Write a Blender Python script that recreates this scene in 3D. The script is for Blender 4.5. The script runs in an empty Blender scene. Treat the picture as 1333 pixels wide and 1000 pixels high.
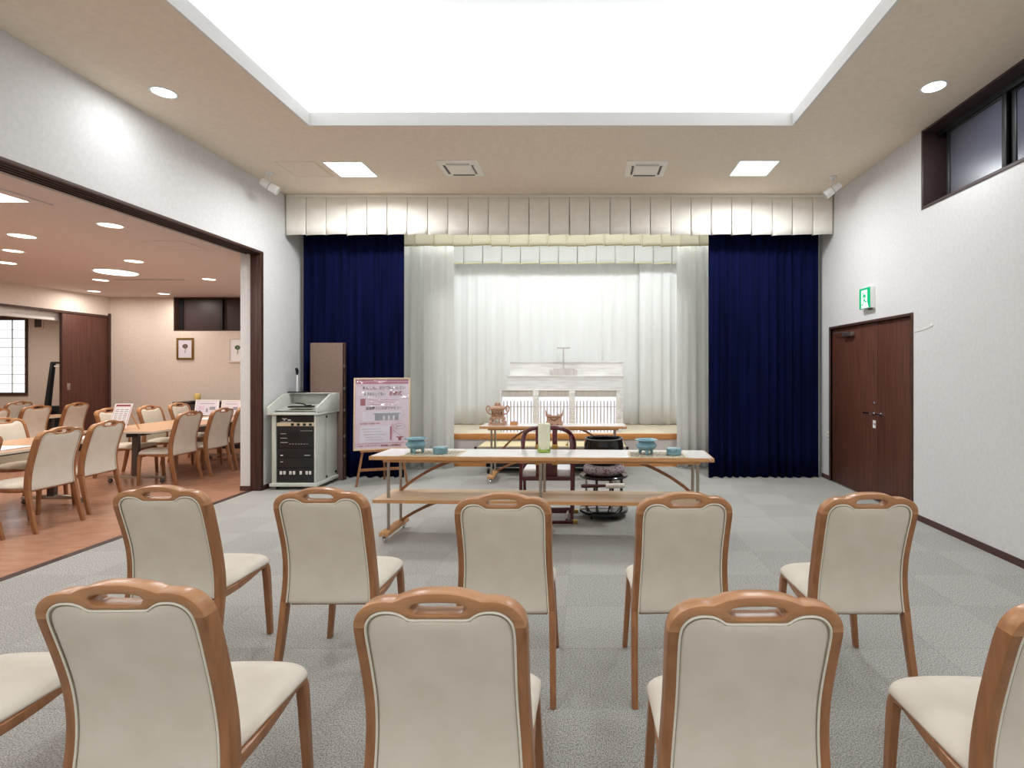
import bpy, bmesh, math, random
from mathutils import Vector, Matrix
PI = math.pi
R = math.radians
random.seed(7)
SC = bpy.context.scene
C = SC.collection

# ------------------------------------------------------------------ camera
cam_d = bpy.data.cameras.new('camera'); cam = bpy.data.objects.new('camera', cam_d); C.objects.link(cam)
cam.location = (0, 0, 1.5); cam.rotation_euler = (PI/2, 0, 0)
cam_d.sensor_width = 36; cam_d.lens = 676/1333*36
cam_d.shift_x = -98.5/1333; cam_d.shift_y = -18/1333
cam_d.clip_start = 0.05; cam_d.clip_end = 100
SC.camera = cam

# ------------------------------------------------------------------ world, exposure
w = bpy.data.worlds.new('world'); SC.world = w; w.use_nodes = True
w.node_tree.nodes['Background'].inputs[0].default_value = (0.75, 0.85, 1, 1)
w.node_tree.nodes['Background'].inputs[1].default_value = 0.6
SC.view_settings.view_transform = 'Standard'; SC.view_settings.look = 'None'
SC.view_settings.exposure = 0.27; SC.view_settings.gamma = 1; SC.view_settings.use_curve_mapping = False

# ------------------------------------------------------------------ room sizes
XL, XR, H = -4.06, 3.30, 3.86      # hall: left wall, right wall, ceiling
TX0, TX1, TY0, TY1 = -2.70, 1.99, 0.9, 5.02   # ceiling recess
H2, X2, Y2 = 2.95, -9.49, 10.32    # dining room: ceiling, left wall, back wall

# ------------------------------------------------------------------ lights
COOL = (0.90, 0.95, 1.0); WARM = (1.0, 0.93, 0.86); NEUT = (0.93, 0.96, 1.0)
def area(name, loc, size, power, col, direction=(0, 0, -1), shape='SQUARE', size_y=None, spread=180):
    d = bpy.data.lights.new(name, 'AREA'); d.energy = power; d.color = col; d.shape = shape; d.size = size
    if size_y: d.size_y = size_y
    d.spread = R(spread)
    o = bpy.data.objects.new(name, d); C.objects.link(o); o.location = loc
    o.rotation_euler = Vector(direction).to_track_quat('-Z', 'Y').to_euler()
    return o
def strip(name, loc, length, width, power, col, direction, along):
    o = area(name, loc, length, power, col, direction, 'RECTANGLE', width)
    z = -Vector(direction).normalized(); x = Vector(along); x = (x-z*x.dot(z)).normalized(); y = z.cross(x)
    o.rotation_euler = Matrix((x, y, z)).transposed().to_euler()
# light strips lying on the ledge of the ceiling recess
LZ = H+0.13
cx, cy = (TX0+TX1)/2, (TY0+TY1)/2
COVE = 20
strip('cove_light', (cx, TY1+0.12, LZ), TX1-TX0+.44, .08, COVE, COOL, (0, -0.25, 1), (1, 0, 0))
strip('cove_light', (cx, TY0-0.12, LZ), TX1-TX0+.44, .08, COVE, COOL, (0, 0.25, 1), (1, 0, 0))
strip('cove_light', (TX0-0.12, cy, LZ), TY1-TY0+.44, .08, COVE, COOL, (0.25, 0, 1), (0, 1, 0))
strip('cove_light', (TX1+0.12, cy, LZ), TY1-TY0+.44, .08, COVE, COOL, (-0.25, 0, 1), (0, 1, 0))
# square ceiling panels and round downlights of the hall, plus added unseen fill lamps
for x, y in ((-2.78, 6.1), (1.94, 6.07)):
    area('panel_light_beam', (x, y, H-0.03), 0.42, 40, NEUT, spread=168)
for x, y in ((-2.78, -1.2), (1.94, -1.2), (-0.4, -1.4)):
    area('panel_light_beam', (x, y, H-0.03), 0.42, 27, NEUT)  # unseen panels added behind the viewer to brighten the hall
for x, y, pw in ((-3.6, 4.41, 6), (2.88, 4.32, 12), (-3.6, 1.6, 9), (2.88, 1.6, 9), (-2.4, .35, 7), (1.7, .35, 7), (-.35, .35, 7)):  # the nearer ones, out of view, are added as fill light
    area('downlight_beam', (x, y, H-0.03), 0.16, pw, NEUT, shape='DISK')
# stage strips
area('stage_light_beam', (-0.4, 8.40, 3.82), 4.6, 22, (0.92, 0.96, 1.0), (0, 0.25, -1), 'RECTANGLE', 0.12)
area('stage_light_beam', (-0.4, 8.05, 3.82), 4.6, 30, (0.92, 0.96, 1.0), (0, -0.3, -1), 'RECTANGLE', 0.12)
# dining room
DL2 = [(-4.77, 5.19, .10), (-6.10, 5.60, .11), (-6.97, 6.30, .09), (-7.84, 7.0, .10), (-6.03, 6.90, .10),
       (-7.82, 8.34, .10), (-9.05, 9.52, .09), (-6.03, 8.27, .09), (-8.04, 9.85, .09)]
for x, y, r in DL2:
    area('downlight_beam', (x, y, H2-0.03), r*1.6, 8.5, WARM, shape='DISK')
area('ceiling_lamp_beam', (-6.90, 7.60, H2-0.04), 0.44, 20, WARM, shape='DISK')
for x, y in ((-5.2, 3.0), (-7.0, 3.4), (-5.6, 0.6), (-8.4, 4.4)):
    area('downlight_beam', (x, y, H2-0.03), 0.2, 11, WARM, shape='DISK')
area('recessed_lamp_beam', (-4.96, 4.25, H2-0.04), 0.3, 12, COOL)
area('side_room_fill_light', (-11.0, 9.0, 2.5), 0.5, 20, (1, .9, .78), shape='DISK')  # area light added to brighten the side room; no lamp stands for it

# ------------------------------------------------------------------ materials
def lin(c):
    c = c/255
    return c/12.92 if c <= 0.04045 else ((c+0.055)/1.055)**2.4
def rgb(c): return (lin(c[0]), lin(c[1]), lin(c[2]), 1)
def mat(name, col, rough=0.6, metal=0.0, col2=None, scale=(8, 8, 8), detail=4, bump=0.0, bscale=None, spec=0.5,
        emit=None, estr=0.0, coat=0.0, trans=0.0, sheen=0.0, contrast=(0.35, 0.65), coords='Object', ior=1.45):
    m = bpy.data.materials.new(name); m.use_nodes = True
    nt = m.node_tree; b = nt.nodes['Principled BSDF']
    b.inputs['Base Color'].default_value = rgb(col)
    b.inputs['Roughness'].default_value = rough; b.inputs['Metallic'].default_value = metal
    b.inputs['Specular IOR Level'].default_value = spec
    b.inputs['Coat Weight'].default_value = coat; b.inputs['Coat Roughness'].default_value = 0.1
    b.inputs['Transmission Weight'].default_value = trans; b.inputs['IOR'].default_value = ior
    b.inputs['Sheen Weight'].default_value = sheen
    if emit: b.inputs['Emission Color'].default_value = rgb(emit); b.inputs['Emission Strength'].default_value = estr
    tc = nt.nodes.new('ShaderNodeTexCoord')
    if col2:
        mp = nt.nodes.new('ShaderNodeMapping'); mp.inputs['Scale'].default_value = scale
        n = nt.nodes.new('ShaderNodeTexNoise'); n.inputs['Scale'].default_value = 1; n.inputs['Detail'].default_value = detail
        cr = nt.nodes.new('ShaderNodeValToRGB')
        cr.color_ramp.elements[0].position = contrast[0]; cr.color_ramp.elements[1].position = contrast[1]
        cr.color_ramp.elements[0].color = rgb(col); cr.color_ramp.elements[1].color = rgb(col2)
        L = nt.links.new
        L(tc.outputs[coords], mp.inputs[0]); L(mp.outputs[0], n.inputs['Vector']); L(n.outputs['Fac'], cr.inputs[0])
        L(cr.outputs[0], b.inputs['Base Color'])
    if bump:
        n2 = nt.nodes.new('ShaderNodeTexNoise'); n2.inputs['Scale'].default_value = 1; n2.inputs['Detail'].default_value = 3
        mp2 = nt.nodes.new('ShaderNodeMapping'); mp2.inputs['Scale'].default_value = bscale or scale
        bp = nt.nodes.new('ShaderNodeBump'); bp.inputs['Strength'].default_value = bump; bp.inputs['Distance'].default_value = 0.004
        L = nt.links.new
        L(tc.outputs[coords], mp2.inputs[0]); L(mp2.outputs[0], n2.inputs['Vector']); L(n2.outputs['Fac'], bp.inputs['Height'])
        L(bp.outputs[0], b.inputs['Normal'])
    return m
M = {}
M['wall'] = mat('wallpaper', (224, 223, 221), .85, col2=(218, 217, 215), scale=(30, 30, 30), bump=.25, bscale=(150, 150, 150), spec=.2)
M['ceiling'] = mat('ceiling_paper', (242, 227, 208), .9, col2=(237, 221, 202), scale=(20, 20, 20), bump=.25, bscale=(120, 120, 120), spec=.15)
M['cove'] = mat('cove_white', (240, 240, 240), .9, spec=.1)
M['lip'] = mat('lip_white', (228, 226, 222), .8, spec=.2)
M['wall2'] = mat('warm_wallpaper', (226, 214, 202), .85, col2=(220, 207, 194), scale=(25, 25, 25), bump=.2, bscale=(150, 150, 150), spec=.2)
M['ceil2'] = mat('dining_ceiling', (228, 216, 211), .7, col2=(222, 210, 205), scale=(18, 18, 18), bump=.15, bscale=(100, 100, 100), spec=.2)
M['brown'] = mat('dark_brown_wood', (84, 56, 48), .45, col2=(62, 40, 34), scale=(60, 60, 3), bump=.15, spec=.4)
M['brown_h'] = mat('dark_brown_trim', (84, 60, 52), .5, col2=(66, 46, 40), scale=(60, 3, 60), bump=.15, spec=.4)
M['door'] = mat('door_veneer', (104, 62, 48), .5, col2=(72, 42, 32), scale=(90, 90, 2.2), detail=6, bump=.2, spec=.35)
M['grille'] = mat('vent_ivory', (248, 243, 232), .5)
M['tgrey'] = mat('grey_white_paint', (196, 192, 186), .5)
M['door2'] = mat('sliding_door_veneer', (98, 64, 54), .5, col2=(84, 52, 44), scale=(50, 50, 2), detail=4, spec=.3)
M['carpA'] = mat('carpet_a', (202, 200, 193), .97, col2=(126, 125, 120), scale=(170, 170, 170), detail=2, bump=.45, bscale=(260, 260, 260), spec=.05, contrast=(.34, .66))
M['carpB'] = mat('carpet_b', (195, 193, 186), .97, col2=(119, 118, 113), scale=(130, 210, 170), detail=2, bump=.45, bscale=(200, 300, 260), spec=.05, contrast=(.34, .66))
M['carpC'] = mat('carpet_c', (200, 198, 191), .97, col2=(124, 123, 118), scale=(210, 130, 170), detail=2, bump=.45, bscale=(300, 200, 260), spec=.05, contrast=(.34, .66))
M['vinyl'] = mat('vinyl_floor', (190, 144, 118), .2, col2=(176, 130, 104), scale=(6, 14, 6), detail=8, bump=.04, bscale=(60, 60, 60), spec=.5)
M['wood'] = mat('honey_wood', (166, 116, 78), .33, col2=(138, 92, 58), scale=(40, 40, 5), detail=7, bump=.05, spec=.5, contrast=(.3, .7))  # darkened towards the shaded tone of the chair posts
M['woodtop'] = mat('honey_wood_crown_lit', (194, 144, 102), .3, col2=(168, 118, 78), scale=(5, 40, 40), detail=7, bump=.05, spec=.5, contrast=(.3, .7))  # crown paler than the posts: its reflected brightness is put into the colour
M['cream'] = mat('cream_upholstery', (220, 212, 197), .75, col2=(214, 205, 189), scale=(9, 9, 9), bump=.12, bscale=(500, 500, 500), spec=.25, sheen=.1)
M['pipe'] = mat('piping_cream', (226, 220, 204), .6)
M['groove'] = mat('seam_dark', (150, 138, 116), .9)
M['velvet'] = mat('blue_velvet', (13, 18, 56), .9, col2=(9, 13, 40), scale=(14, 14, 1.2), bump=.1, bscale=(200, 200, 200), spec=.05)
M['drape'] = mat('white_drape', (240, 240, 236), .85, col2=(236, 236, 230), scale=(10, 10, 1), bump=.08, bscale=(300, 300, 300), spec=.1)
M['sheer'] = mat('white_sheer', (244, 245, 243), .9, col2=(240, 241, 238), scale=(10, 10, 1), spec=.1)
M['valance'] = mat('valance_cloth', (246, 242, 232), .85, col2=(242, 237, 226), scale=(12, 12, 12), bump=.1, bscale=(300, 300, 300), spec=.1)
M['valy'] = mat('inner_valance_cloth', (240, 236, 218), .85, col2=(236, 230, 206), scale=(6, 6, 6), spec=.1)
M['gold_hem'] = mat('gold_hem', (214, 200, 140), .6)
M['lam'] = mat('grey_laminate', (240, 238, 234), .12, col2=(234, 231, 226), scale=(3, 30, 3), spec=.5)
M['lam_wood'] = mat('pale_beech_laminate', (222, 198, 166), .35, col2=(208, 180, 146), scale=(2.5, 60, 60), detail=6, spec=.4)
M['edge'] = mat('beech_edging', (208, 158, 108), .4, col2=(196, 142, 92), scale=(3, 60, 60), spec=.4)
M['steel'] = mat('brushed_steel', (176, 168, 158), .32, metal=.9)
M['chrome'] = mat('chrome', (220, 220, 222), .12, metal=1)
M['black'] = mat('black_plastic', (26, 26, 28), .45)
M['blackg'] = mat('black_gloss', (20, 19, 20), .12, coat=.5)
M['rack'] = mat('rack_black', (36, 35, 36), .4, col2=(28, 28, 29), scale=(30, 30, 60))
M['grey'] = mat('cabinet_grey', (206, 208, 198), .5, col2=(200, 202, 192), scale=(20, 20, 20))
M['grey2'] = mat('cabinet_grey_dark', (176, 178, 168), .5)
M['beige_metal'] = mat('beige_metal', (214, 200, 168), .4)
M['panelb'] = mat('brown_folding_panel', (132, 110, 98), .8, col2=(114, 94, 82), scale=(120, 120, 120), bump=.3, bscale=(300, 300, 300))
M['maroon'] = mat('maroon_lacquer', (88, 34, 40), .18, coat=.4)
M['goldm'] = mat('gold_fitting', (188, 152, 76), .35, metal=.6)
M['celadon'] = mat('celadon_glaze', (136, 174, 184), .15, col2=(110, 152, 164), scale=(14, 14, 14), coat=.5)
M['candle'] = mat('pale_green_wax', (232, 230, 204), .35, col2=(224, 226, 190), scale=(4, 4, 3), emit=(222, 228, 180), estr=0.0)
M['greenglass'] = mat('green_glass', (150, 176, 80), .1, coat=.5)
M['brocade'] = mat('brocade', (160, 150, 152), .8, col2=(104, 56, 66), scale=(46, 46, 46), detail=6, bump=.3, contrast=(.5, .62))
M['white'] = mat('white_plastic', (238, 238, 234), .4)
M['whitewood'] = mat('white_wood', (238, 236, 232), .6, col2=(218, 214, 208), scale=(3, 20, 26), detail=7, contrast=(.4, .68))
M['lattice'] = mat('lattice_wood', (214, 207, 200), .55, col2=(200, 192, 184), scale=(30, 30, 4))
M['raw'] = mat('carved_wood', (206, 166, 138), .5, col2=(160, 118, 92), scale=(60, 60, 60), detail=5, bump=.4)
M['rawd'] = mat('carved_wood_dark', (110, 66, 44), .7)
M['yellow'] = mat('pale_yellow_board', (236, 224, 180), .5, col2=(230, 214, 164), scale=(3, 20, 20))
M['stagetop'] = mat('stage_boards', (238, 226, 200), .45, col2=(232, 218, 190), scale=(3, 30, 3))
M['nosing'] = mat('stage_nosing', (214, 150, 88), .4, col2=(196, 130, 70), scale=(3, 40, 40))
M['riser'] = mat('stage_riser', (206, 196, 190), .7)
M['glow'] = mat('lamp_diffuser', (255, 255, 255), .5, emit=(248, 251, 255), estr=5)
M['glow_w'] = mat('warm_lamp_diffuser', (255, 250, 240), .5, emit=(255, 244, 226), estr=4)
M['glow_win'] = mat('daylit_shoji_paper', (250, 252, 255), .6, emit=(240, 246, 255), estr=1.1)
M['glow_fence'] = mat('backlit_acrylic', (240, 242, 250), .4, emit=(236, 240, 255), estr=.55)
M['green'] = mat('exit_green', (0, 170, 110), .4, emit=(0, 176, 112), estr=.35)
M['signw'] = mat('exit_white', (240, 250, 245), .4, emit=(240, 255, 248), estr=.5)
M['glass_dark'] = mat('dark_window_panel', (66, 68, 80), .25, spec=.7)
M['winframe'] = mat('dark_window_frame', (66, 52, 52), .4, spec=.4)
M['pink'] = mat('poster_pink', (222, 198, 212), .5, col2=(226, 212, 224), scale=(2, 2, 1.5), coat=.8)
M['pinkp'] = mat('poster_pale', (226, 220, 232), .5, coat=.6)
M['rose'] = mat('poster_rose', (180, 96, 122), .5)
M['crimson'] = mat('poster_crimson', (150, 40, 62), .5)
M['ink'] = mat('poster_ink', (70, 62, 74), .5)
M['inkg'] = mat('poster_grey', (150, 150, 160), .5)
M['paper'] = mat('white_paper', (240, 240, 240), .6)
M['gilt'] = mat('gilt_frame', (150, 120, 60), .35, metal=.5, col2=(120, 92, 40), scale=(40, 40, 40), bump=.4)
M['flower'] = mat('print_flower', (120, 98, 92), .8)
M['leafg'] = mat('print_leaf', (96, 120, 90), .8)
M['yel'] = mat('vase_yellow', (240, 214, 130), .4)
M['mat_tray'] = mat('brocade_mat', (206, 194, 166), .7, col2=(120, 116, 104), scale=(60, 60, 60), contrast=(.45, .56))
M['tabletop2'] = mat('dining_table_top', (212, 172, 134), .3, col2=(202, 160, 122), scale=(40, 3, 40), detail=5)
M['tabedge'] = mat('dining_table_edge', (206, 196, 180), .5)
M['dgrey'] = mat('dark_grey_metal', (96, 90, 86), .4, metal=.5)
M['base'] = mat('baseboard_brown', (78, 52, 48), .5)
M['film'] = mat('clear_film_glint', (250, 250, 252), .1)

def translucent(key, amt, col):
    m = M[key]; nt = m.node_tree; o = nt.nodes['Material Output']; p = nt.nodes['Principled BSDF']
    tr = nt.nodes.new('ShaderNodeBsdfTranslucent'); tr.inputs[0].default_value = rgb(col)
    mx = nt.nodes.new('ShaderNodeMixShader'); mx.inputs[0].default_value = amt
    nt.links.new(p.outputs[0], mx.inputs[1]); nt.links.new(tr.outputs[0], mx.inputs[2]); nt.links.new(mx.outputs[0], o.inputs[0])
translucent('valy', .45, (250, 248, 236)); translucent('drape', .5, (246, 246, 244))
# thin crumpled clear film over the poster: clear sheet with uneven gloss
m = bpy.data.materials.new('clear_film'); m.use_nodes = True; nt = m.node_tree; nt.nodes.clear()
o_ = nt.nodes.new('ShaderNodeOutputMaterial'); tr_ = nt.nodes.new('ShaderNodeBsdfTransparent'); gl_ = nt.nodes.new('ShaderNodeBsdfGlossy'); mx_ = nt.nodes.new('ShaderNodeMixShader')
gl_.inputs['Roughness'].default_value = .08; mx_.inputs[0].default_value = .2
nt.links.new(tr_.outputs[0], mx_.inputs[1]); nt.links.new(gl_.outputs[0], mx_.inputs[2]); nt.links.new(mx_.outputs[0], o_.inputs[0])
M['clear'] = m

# ------------------------------------------------------------------ mesh helpers
class B:
    def __init__(s): s.bm = bmesh.new()
    def quadface(s, pts):
        vs = [s.bm.verts.new(p) for p in pts]; s.bm.faces.new(vs); return s
    def box(s, x0, x1, y0, y1, z0, z1):
        v = [s.bm.verts.new(p) for p in ((x0,y0,z0),(x1,y0,z0),(x1,y1,z0),(x0,y1,z0),(x0,y0,z1),(x1,y0,z1),(x1,y1,z1),(x0,y1,z1))]
        for f in ((0,3,2,1),(4,5,6,7),(0,1,5,4),(1,2,6,5),(2,3,7,6),(3,0,4,7)): s.bm.faces.new([v[i] for i in f])
        return s
    def obox(s, c, d, rot=None):
        m = Matrix.Translation(c) @ (rot.to_4x4() if rot else Matrix.Identity(4))
        v = []
        for k in (-.5, .5):
            for i, j in ((-.5,-.5),(.5,-.5),(.5,.5),(-.5,.5)):
                v.append(s.bm.verts.new(m @ Vector((i*d[0], j*d[1], k*d[2]))))
        for f in ((0,3,2,1),(4,5,6,7),(0,1,5,4),(1,2,6,5),(2,3,7,6),(3,0,4,7)): s.bm.faces.new([v[i] for i in f])
        return s
    def loft(s, secs, close=False, cap=True):
        rings = [[s.bm.verts.new(p) for p in sec] for sec in secs]
        n = len(rings[0])
        m = len(rings)
        for a in range(m if close else m-1):
            A, Bb = rings[a], rings[(a+1) % m]
            for i in range(n):
                s.bm.faces.new((A[i], A[(i+1) % n], Bb[(i+1) % n], Bb[i]))
        if cap and not close:
            s.bm.faces.new(rings[0][::-1]); s.bm.faces.new(rings[-1])
        return s
    def tube(s, pts, r, n=10, close=False, cap=True):
        pts = [Vector(p) for p in pts]; secs = []
        N = len(pts)
        up = None
        for i, p in enumerate(pts):
            a = pts[(i-1) % N] if (close or i > 0) else p
            b = pts[(i+1) % N] if (close or i < N-1) else p
            t = (b-a).normalized()
            if up is None:
                up = Vector((0, 0, 1)) if abs(t.z) < .9 else Vector((0, 1, 0))
            u = (up - t*up.dot(t)).normalized(); v = t.cross(u); up = u
            rr = r[i] if isinstance(r, (list, tuple)) else r
            secs.append([p + (u*math.cos(2*PI*k/n) + v*math.sin(2*PI*k/n))*rr for k in range(n)])
        return s.loft(secs, close, cap)
    def lathe(s, prof, n=32, c=(0, 0, 0), sx=1, sy=1):
        secs = [[Vector((c[0]+sx*r*math.cos(2*PI*k/n), c[1]+sy*r*math.sin(2*PI*k/n), c[2]+z)) for k in range(n)] for r, z in prof]
        return s.loft(secs)
    def prism(s, poly, axis, a, b):
        def P(p, q):
            return {'x': (q, p[0], p[1]), 'y': (p[0], q, p[1]), 'z': (p[0], p[1], q)}[axis]
        A = [s.bm.verts.new(P(p, a)) for p in poly]; Bb = [s.bm.verts.new(P(p, b)) for p in poly]
        n = len(poly)
        s.bm.faces.new(A[::-1]); s.bm.faces.new(Bb)
        for i in range(n): s.bm.faces.new((A[i], A[(i+1) % n], Bb[(i+1) % n], Bb[i]))
        return s
    def ribbon(s, path, w, t, axis='y'):
        """flat bar bent along a path in the x-z plane: width w along y, thickness t"""
        secs = []
        N = len(path)
        for i, (x, z) in enumerate(path):
            a = path[max(i-1, 0)]; b = path[min(i+1, N-1)]
            dx, dz = b[0]-a[0], b[1]-a[1]; l = math.hypot(dx, dz) or 1
            nx, nz = -dz/l*t/2, dx/l*t/2
            if axis == 'y': secs.append([(x-nx, -w/2, z-nz), (x+nx, -w/2, z+nz), (x+nx, w/2, z+nz), (x-nx, w/2, z-nz)])
            else: secs.append([(-w/2, x-nx, z-nz), (-w/2, x+nx, z+nz), (w/2, x+nx, z+nz), (w/2, x-nx, z-nz)])
        return s.loft(secs)
    def move(s, v):
        for q in s.bm.verts: q.co += Vector(v)
        return s
    def xf(s, m):
        bmesh.ops.transform(s.bm, matrix=m, verts=s.bm.verts); return s

def obj(name, b, m, parent=None, bevel=0, seg=2, angle=35, smooth=True, loc=None):
    bm = b.bm
    bmesh.ops.recalc_face_normals(bm, faces=bm.faces)
    if bevel:
        es = [e for e in bm.edges if len(e.link_faces) == 2 and e.calc_face_angle(0) > R(30)]
        bmesh.ops.bevel(bm, geom=es, offset=bevel, segments=seg, profile=.5, affect='EDGES', clamp_overlap=True)
    if smooth:
        for f in bm.faces: f.smooth = True
        for e in bm.edges:
            if len(e.link_faces) == 2 and e.calc_face_angle(0) > R(angle): e.smooth = False
    me = bpy.data.meshes.new(name); bm.to_mesh(me); bm.free()
    mats = m if isinstance(m, (list, tuple)) else [m]
    for q in mats: me.materials.append(M[q] if isinstance(q, str) else q)
    o = bpy.data.objects.new(name, me); C.objects.link(o)
    if parent: o.parent = parent
    if loc: o.location = loc
    return o
def tag(o, label=None, cat=None, group=None, kind=None):
    if label: o['label'] = label
    if cat: o['category'] = cat
    if group: o['group'] = group
    if kind: o['kind'] = kind
    return o
def thing(name, label, cat, loc=(0, 0, 0), rz=0, group=None):
    o = bpy.data.objects.new(name, None); C.objects.link(o); o.empty_display_size = .1
    o.location = loc; o.rotation_euler = (0, 0, rz)
    return tag(o, label, cat, group)
def struct(name, b, m, label=None, **k):
    return tag(obj(name, b, m, **k), label, None, None, 'structure')
def copy_tree(o, loc, rz, label, group=None):
    r = o.copy(); C.objects.link(r); r.location = loc; r.rotation_euler = (0, 0, rz); r['label'] = label
    if group: r['group'] = group
    for ch in list(o.children):
        c = ch.copy(); C.objects.link(c); c.parent = r
        for g in list(ch.children):
            d = g.copy(); C.objects.link(d); d.parent = c
    return r
def text(name, s, size, m, parent, loc, rot, ext=.0008, align='LEFT', bold=0, xs=1):
    cu = bpy.data.curves.new(name, 'FONT'); cu.body = s; cu.size = size; cu.extrude = ext; cu.align_x = align; cu.offset = bold
    cu.resolution_u = 2
    t = bpy.data.objects.new(name, cu); C.objects.link(t)
    dg = bpy.context.evaluated_depsgraph_get()
    me = bpy.data.meshes.new_from_object(t.evaluated_get(dg))
    bpy.data.objects.remove(t); me.materials.clear(); me.materials.append(M[m])
    o = bpy.data.objects.new(name, me); C.objects.link(o); o.parent = parent; o.location = loc; o.rotation_euler = rot; o.scale = (xs, 1, 1)
    return o

# ================================================================== SHELL
# floor slab and carpet tiles
fl = struct('floor', B().box(-4.165, XR+.1, -3, 8.12, -.1, -.012).box(X2-4, -4.165, -3, 10.9, -.1, -.012), 'carpB')
rnd = random.Random(3)
base_tile = {}
xs = [-4.165] + [-.135+.5*k for k in range(-7, 7)] + [XR]
ys = [.3+.5*k for k in range(-2, 16)] + [8.12]
def tile_mesh(wx, wy, mt):
    k = (round(wx, 3), round(wy, 3), mt)
    if k not in base_tile:
        b = B(); hx, hy = wx/2-.0001, wy/2-.0001
        b.loft([[(-hx,-hy,-.012),(hx,-hy,-.012),(hx,hy,-.012),(-hx,hy,-.012)], [(-hx,-hy,-.001),(hx,-hy,-.001),(hx,hy,-.001),(-hx,hy,-.001)],
                [(-hx+.0015,-hy+.0015,0),(hx-.0015,-hy+.0015,0),(hx-.0015,hy-.0015,0),(-hx+.0015,hy-.0015,0)]])
        o = obj('carpet_tile', b, mt, fl, smooth=False); base_tile[k] = o.data; return o
    o = bpy.data.objects.new('carpet_tile', base_tile[k]); C.objects.link(o); o.parent = fl; return o
for j in range(len(ys)-1):
    for i in range(len(xs)-1):
        mt = ('carpB', 'carpC')[(i+j) % 2] if rnd.random() < .85 else 'carpA'
        o = tile_mesh(xs[i+1]-xs[i], ys[j+1]-ys[j], mt)
        o.location = ((xs[i]+xs[i+1])/2, (ys[j]+ys[j+1])/2, rnd.uniform(-.0006, .0006))
obj('rear_carpet', B().box(-4.165, XR, -3, -.702, -.012, 0), 'carpB', fl)
# dining room floor: vinyl sheets with seams
for i, (a, b_) in enumerate(((-9.49, -8.02), (-8.02, -6.20), (-6.20, -4.235))):
    o = obj('vinyl_sheet', B().box(a+.0008, b_-.0008, -3, 10.3, -.012, 0), 'vinyl', fl)
obj('vinyl_sheet', B().box(-13.4, -9.4908, 3, 10.8, -.012, 0), 'vinyl', fl)
struct('trim_threshold', B().box(-4.235, -4.205, -3, 6.46, -.012, .004).box(-4.203, -4.197, -3, 6.46, -.012, .001).box(-4.195, -4.166, -3, 6.46, -.012, .005), 'brown_h')

# ceiling with recess
b = B()
b.box(XL, TX0, -3, 7.4, H, H+.12).box(TX1, XR, -3, 7.4, H, H+.12).box(TX0, TX1, TY1, 7.4, H, H+.12).box(TX0, TX1, -3, TY0, H, H+.12)
ceil = struct('ceiling', b, 'ceiling', smooth=False)
# white fascia (lip) round the recess
t = .02
b = B(); z0, z1 = H-.003, H+.125
b.box(TX0-.0, TX1, TY1-t, TY1, z0, z1).box(TX0, TX1, TY0, TY0+t, z0, z1).box(TX0, TX0+t, TY0+t, TY1-t, z0, z1).box(TX1-t, TX1, TY0+t, TY1-t, z0, z1)
struct('trim_ceiling_recess', b, 'lip', smooth=False)
# recess dome
b = B(); prof = [(.26, .121), (.26, .30)] + [(.26-.55*(1-math.cos(a)), .30+.5*math.sin(a)) for a in [R(x) for x in (10, 20, 30, 40, 50, 60, 70, 80, 90)]]
secs = []
for e, z in prof:
    secs.append([(TX0-e, TY0-e, H+z), (TX1+e, TY0-e, H+z), (TX1+e, TY1+e, H+z), (TX0-e, TY1+e, H+z)])
b.loft(secs, cap=False); b.bm.faces.new([v for v in b.bm.verts][-4:])
struct('ceiling_recess', b, 'cove', smooth=True, angle=50)
struct('ceiling_ledge', B().box(TX0-.3, TX1+.3, TY1+.001, TY1+.3, H+.12, H+.121).box(TX0-.3, TX1+.3, TY0-.3, TY0-.001, H+.12, H+.121)
       .box(TX0-.3, TX0-.001, TY0, TY1, H+.12, H+.121).box(TX1+.001, TX1+.3, TY0, TY1, H+.12, H+.121), 'cove')
# left wall, with the wide opening to the dining room
OY = 6.46
struct('wall_left', B().box(-4.32, XL, -3, 7.6, 2.977, H+.1).box(-4.19, XL, OY+.012, 7.6, 0, 2.977).box(-4.32, -4.19, OY, 7.6, 0, 2.977).box(-4.32, XL, -3, -1.6, 0, 2.977), 'wall', smooth=False)
g = struct('trim_opening_head', B().box(-4.26, XL+.006, -1.6, OY+.03, 2.950, 2.979), 'brown_h', bevel=.002)
obj('track', B().box(-4.10, -4.09, -1.6, OY, 2.940, 2.950).box(-4.15, -4.14, -1.6, OY, 2.940, 2.950).box(-4.20, -4.19, -1.6, OY, 2.940, 2.950).box(-4.25, -4.24, -1.6, OY, 2.940, 2.950), 'winframe', g)
struct('trim_opening_jamb', B().box(-4.19, XL+.006, OY-.012, OY+.012, 0, 2.95).box(-4.15, -4.10, OY-.016, OY-.010, .02, 2.94).box(XL-.0, XL+.006, OY, OY+.035, 0, 2.97), 'brown', bevel=.001)
struct('baseboard_left', B().box(XL, XL+.008, OY+.036, 7.3, 0, .06).box(-4.322, -4.19, OY-.008, OY, 0, .06), 'base')
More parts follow.
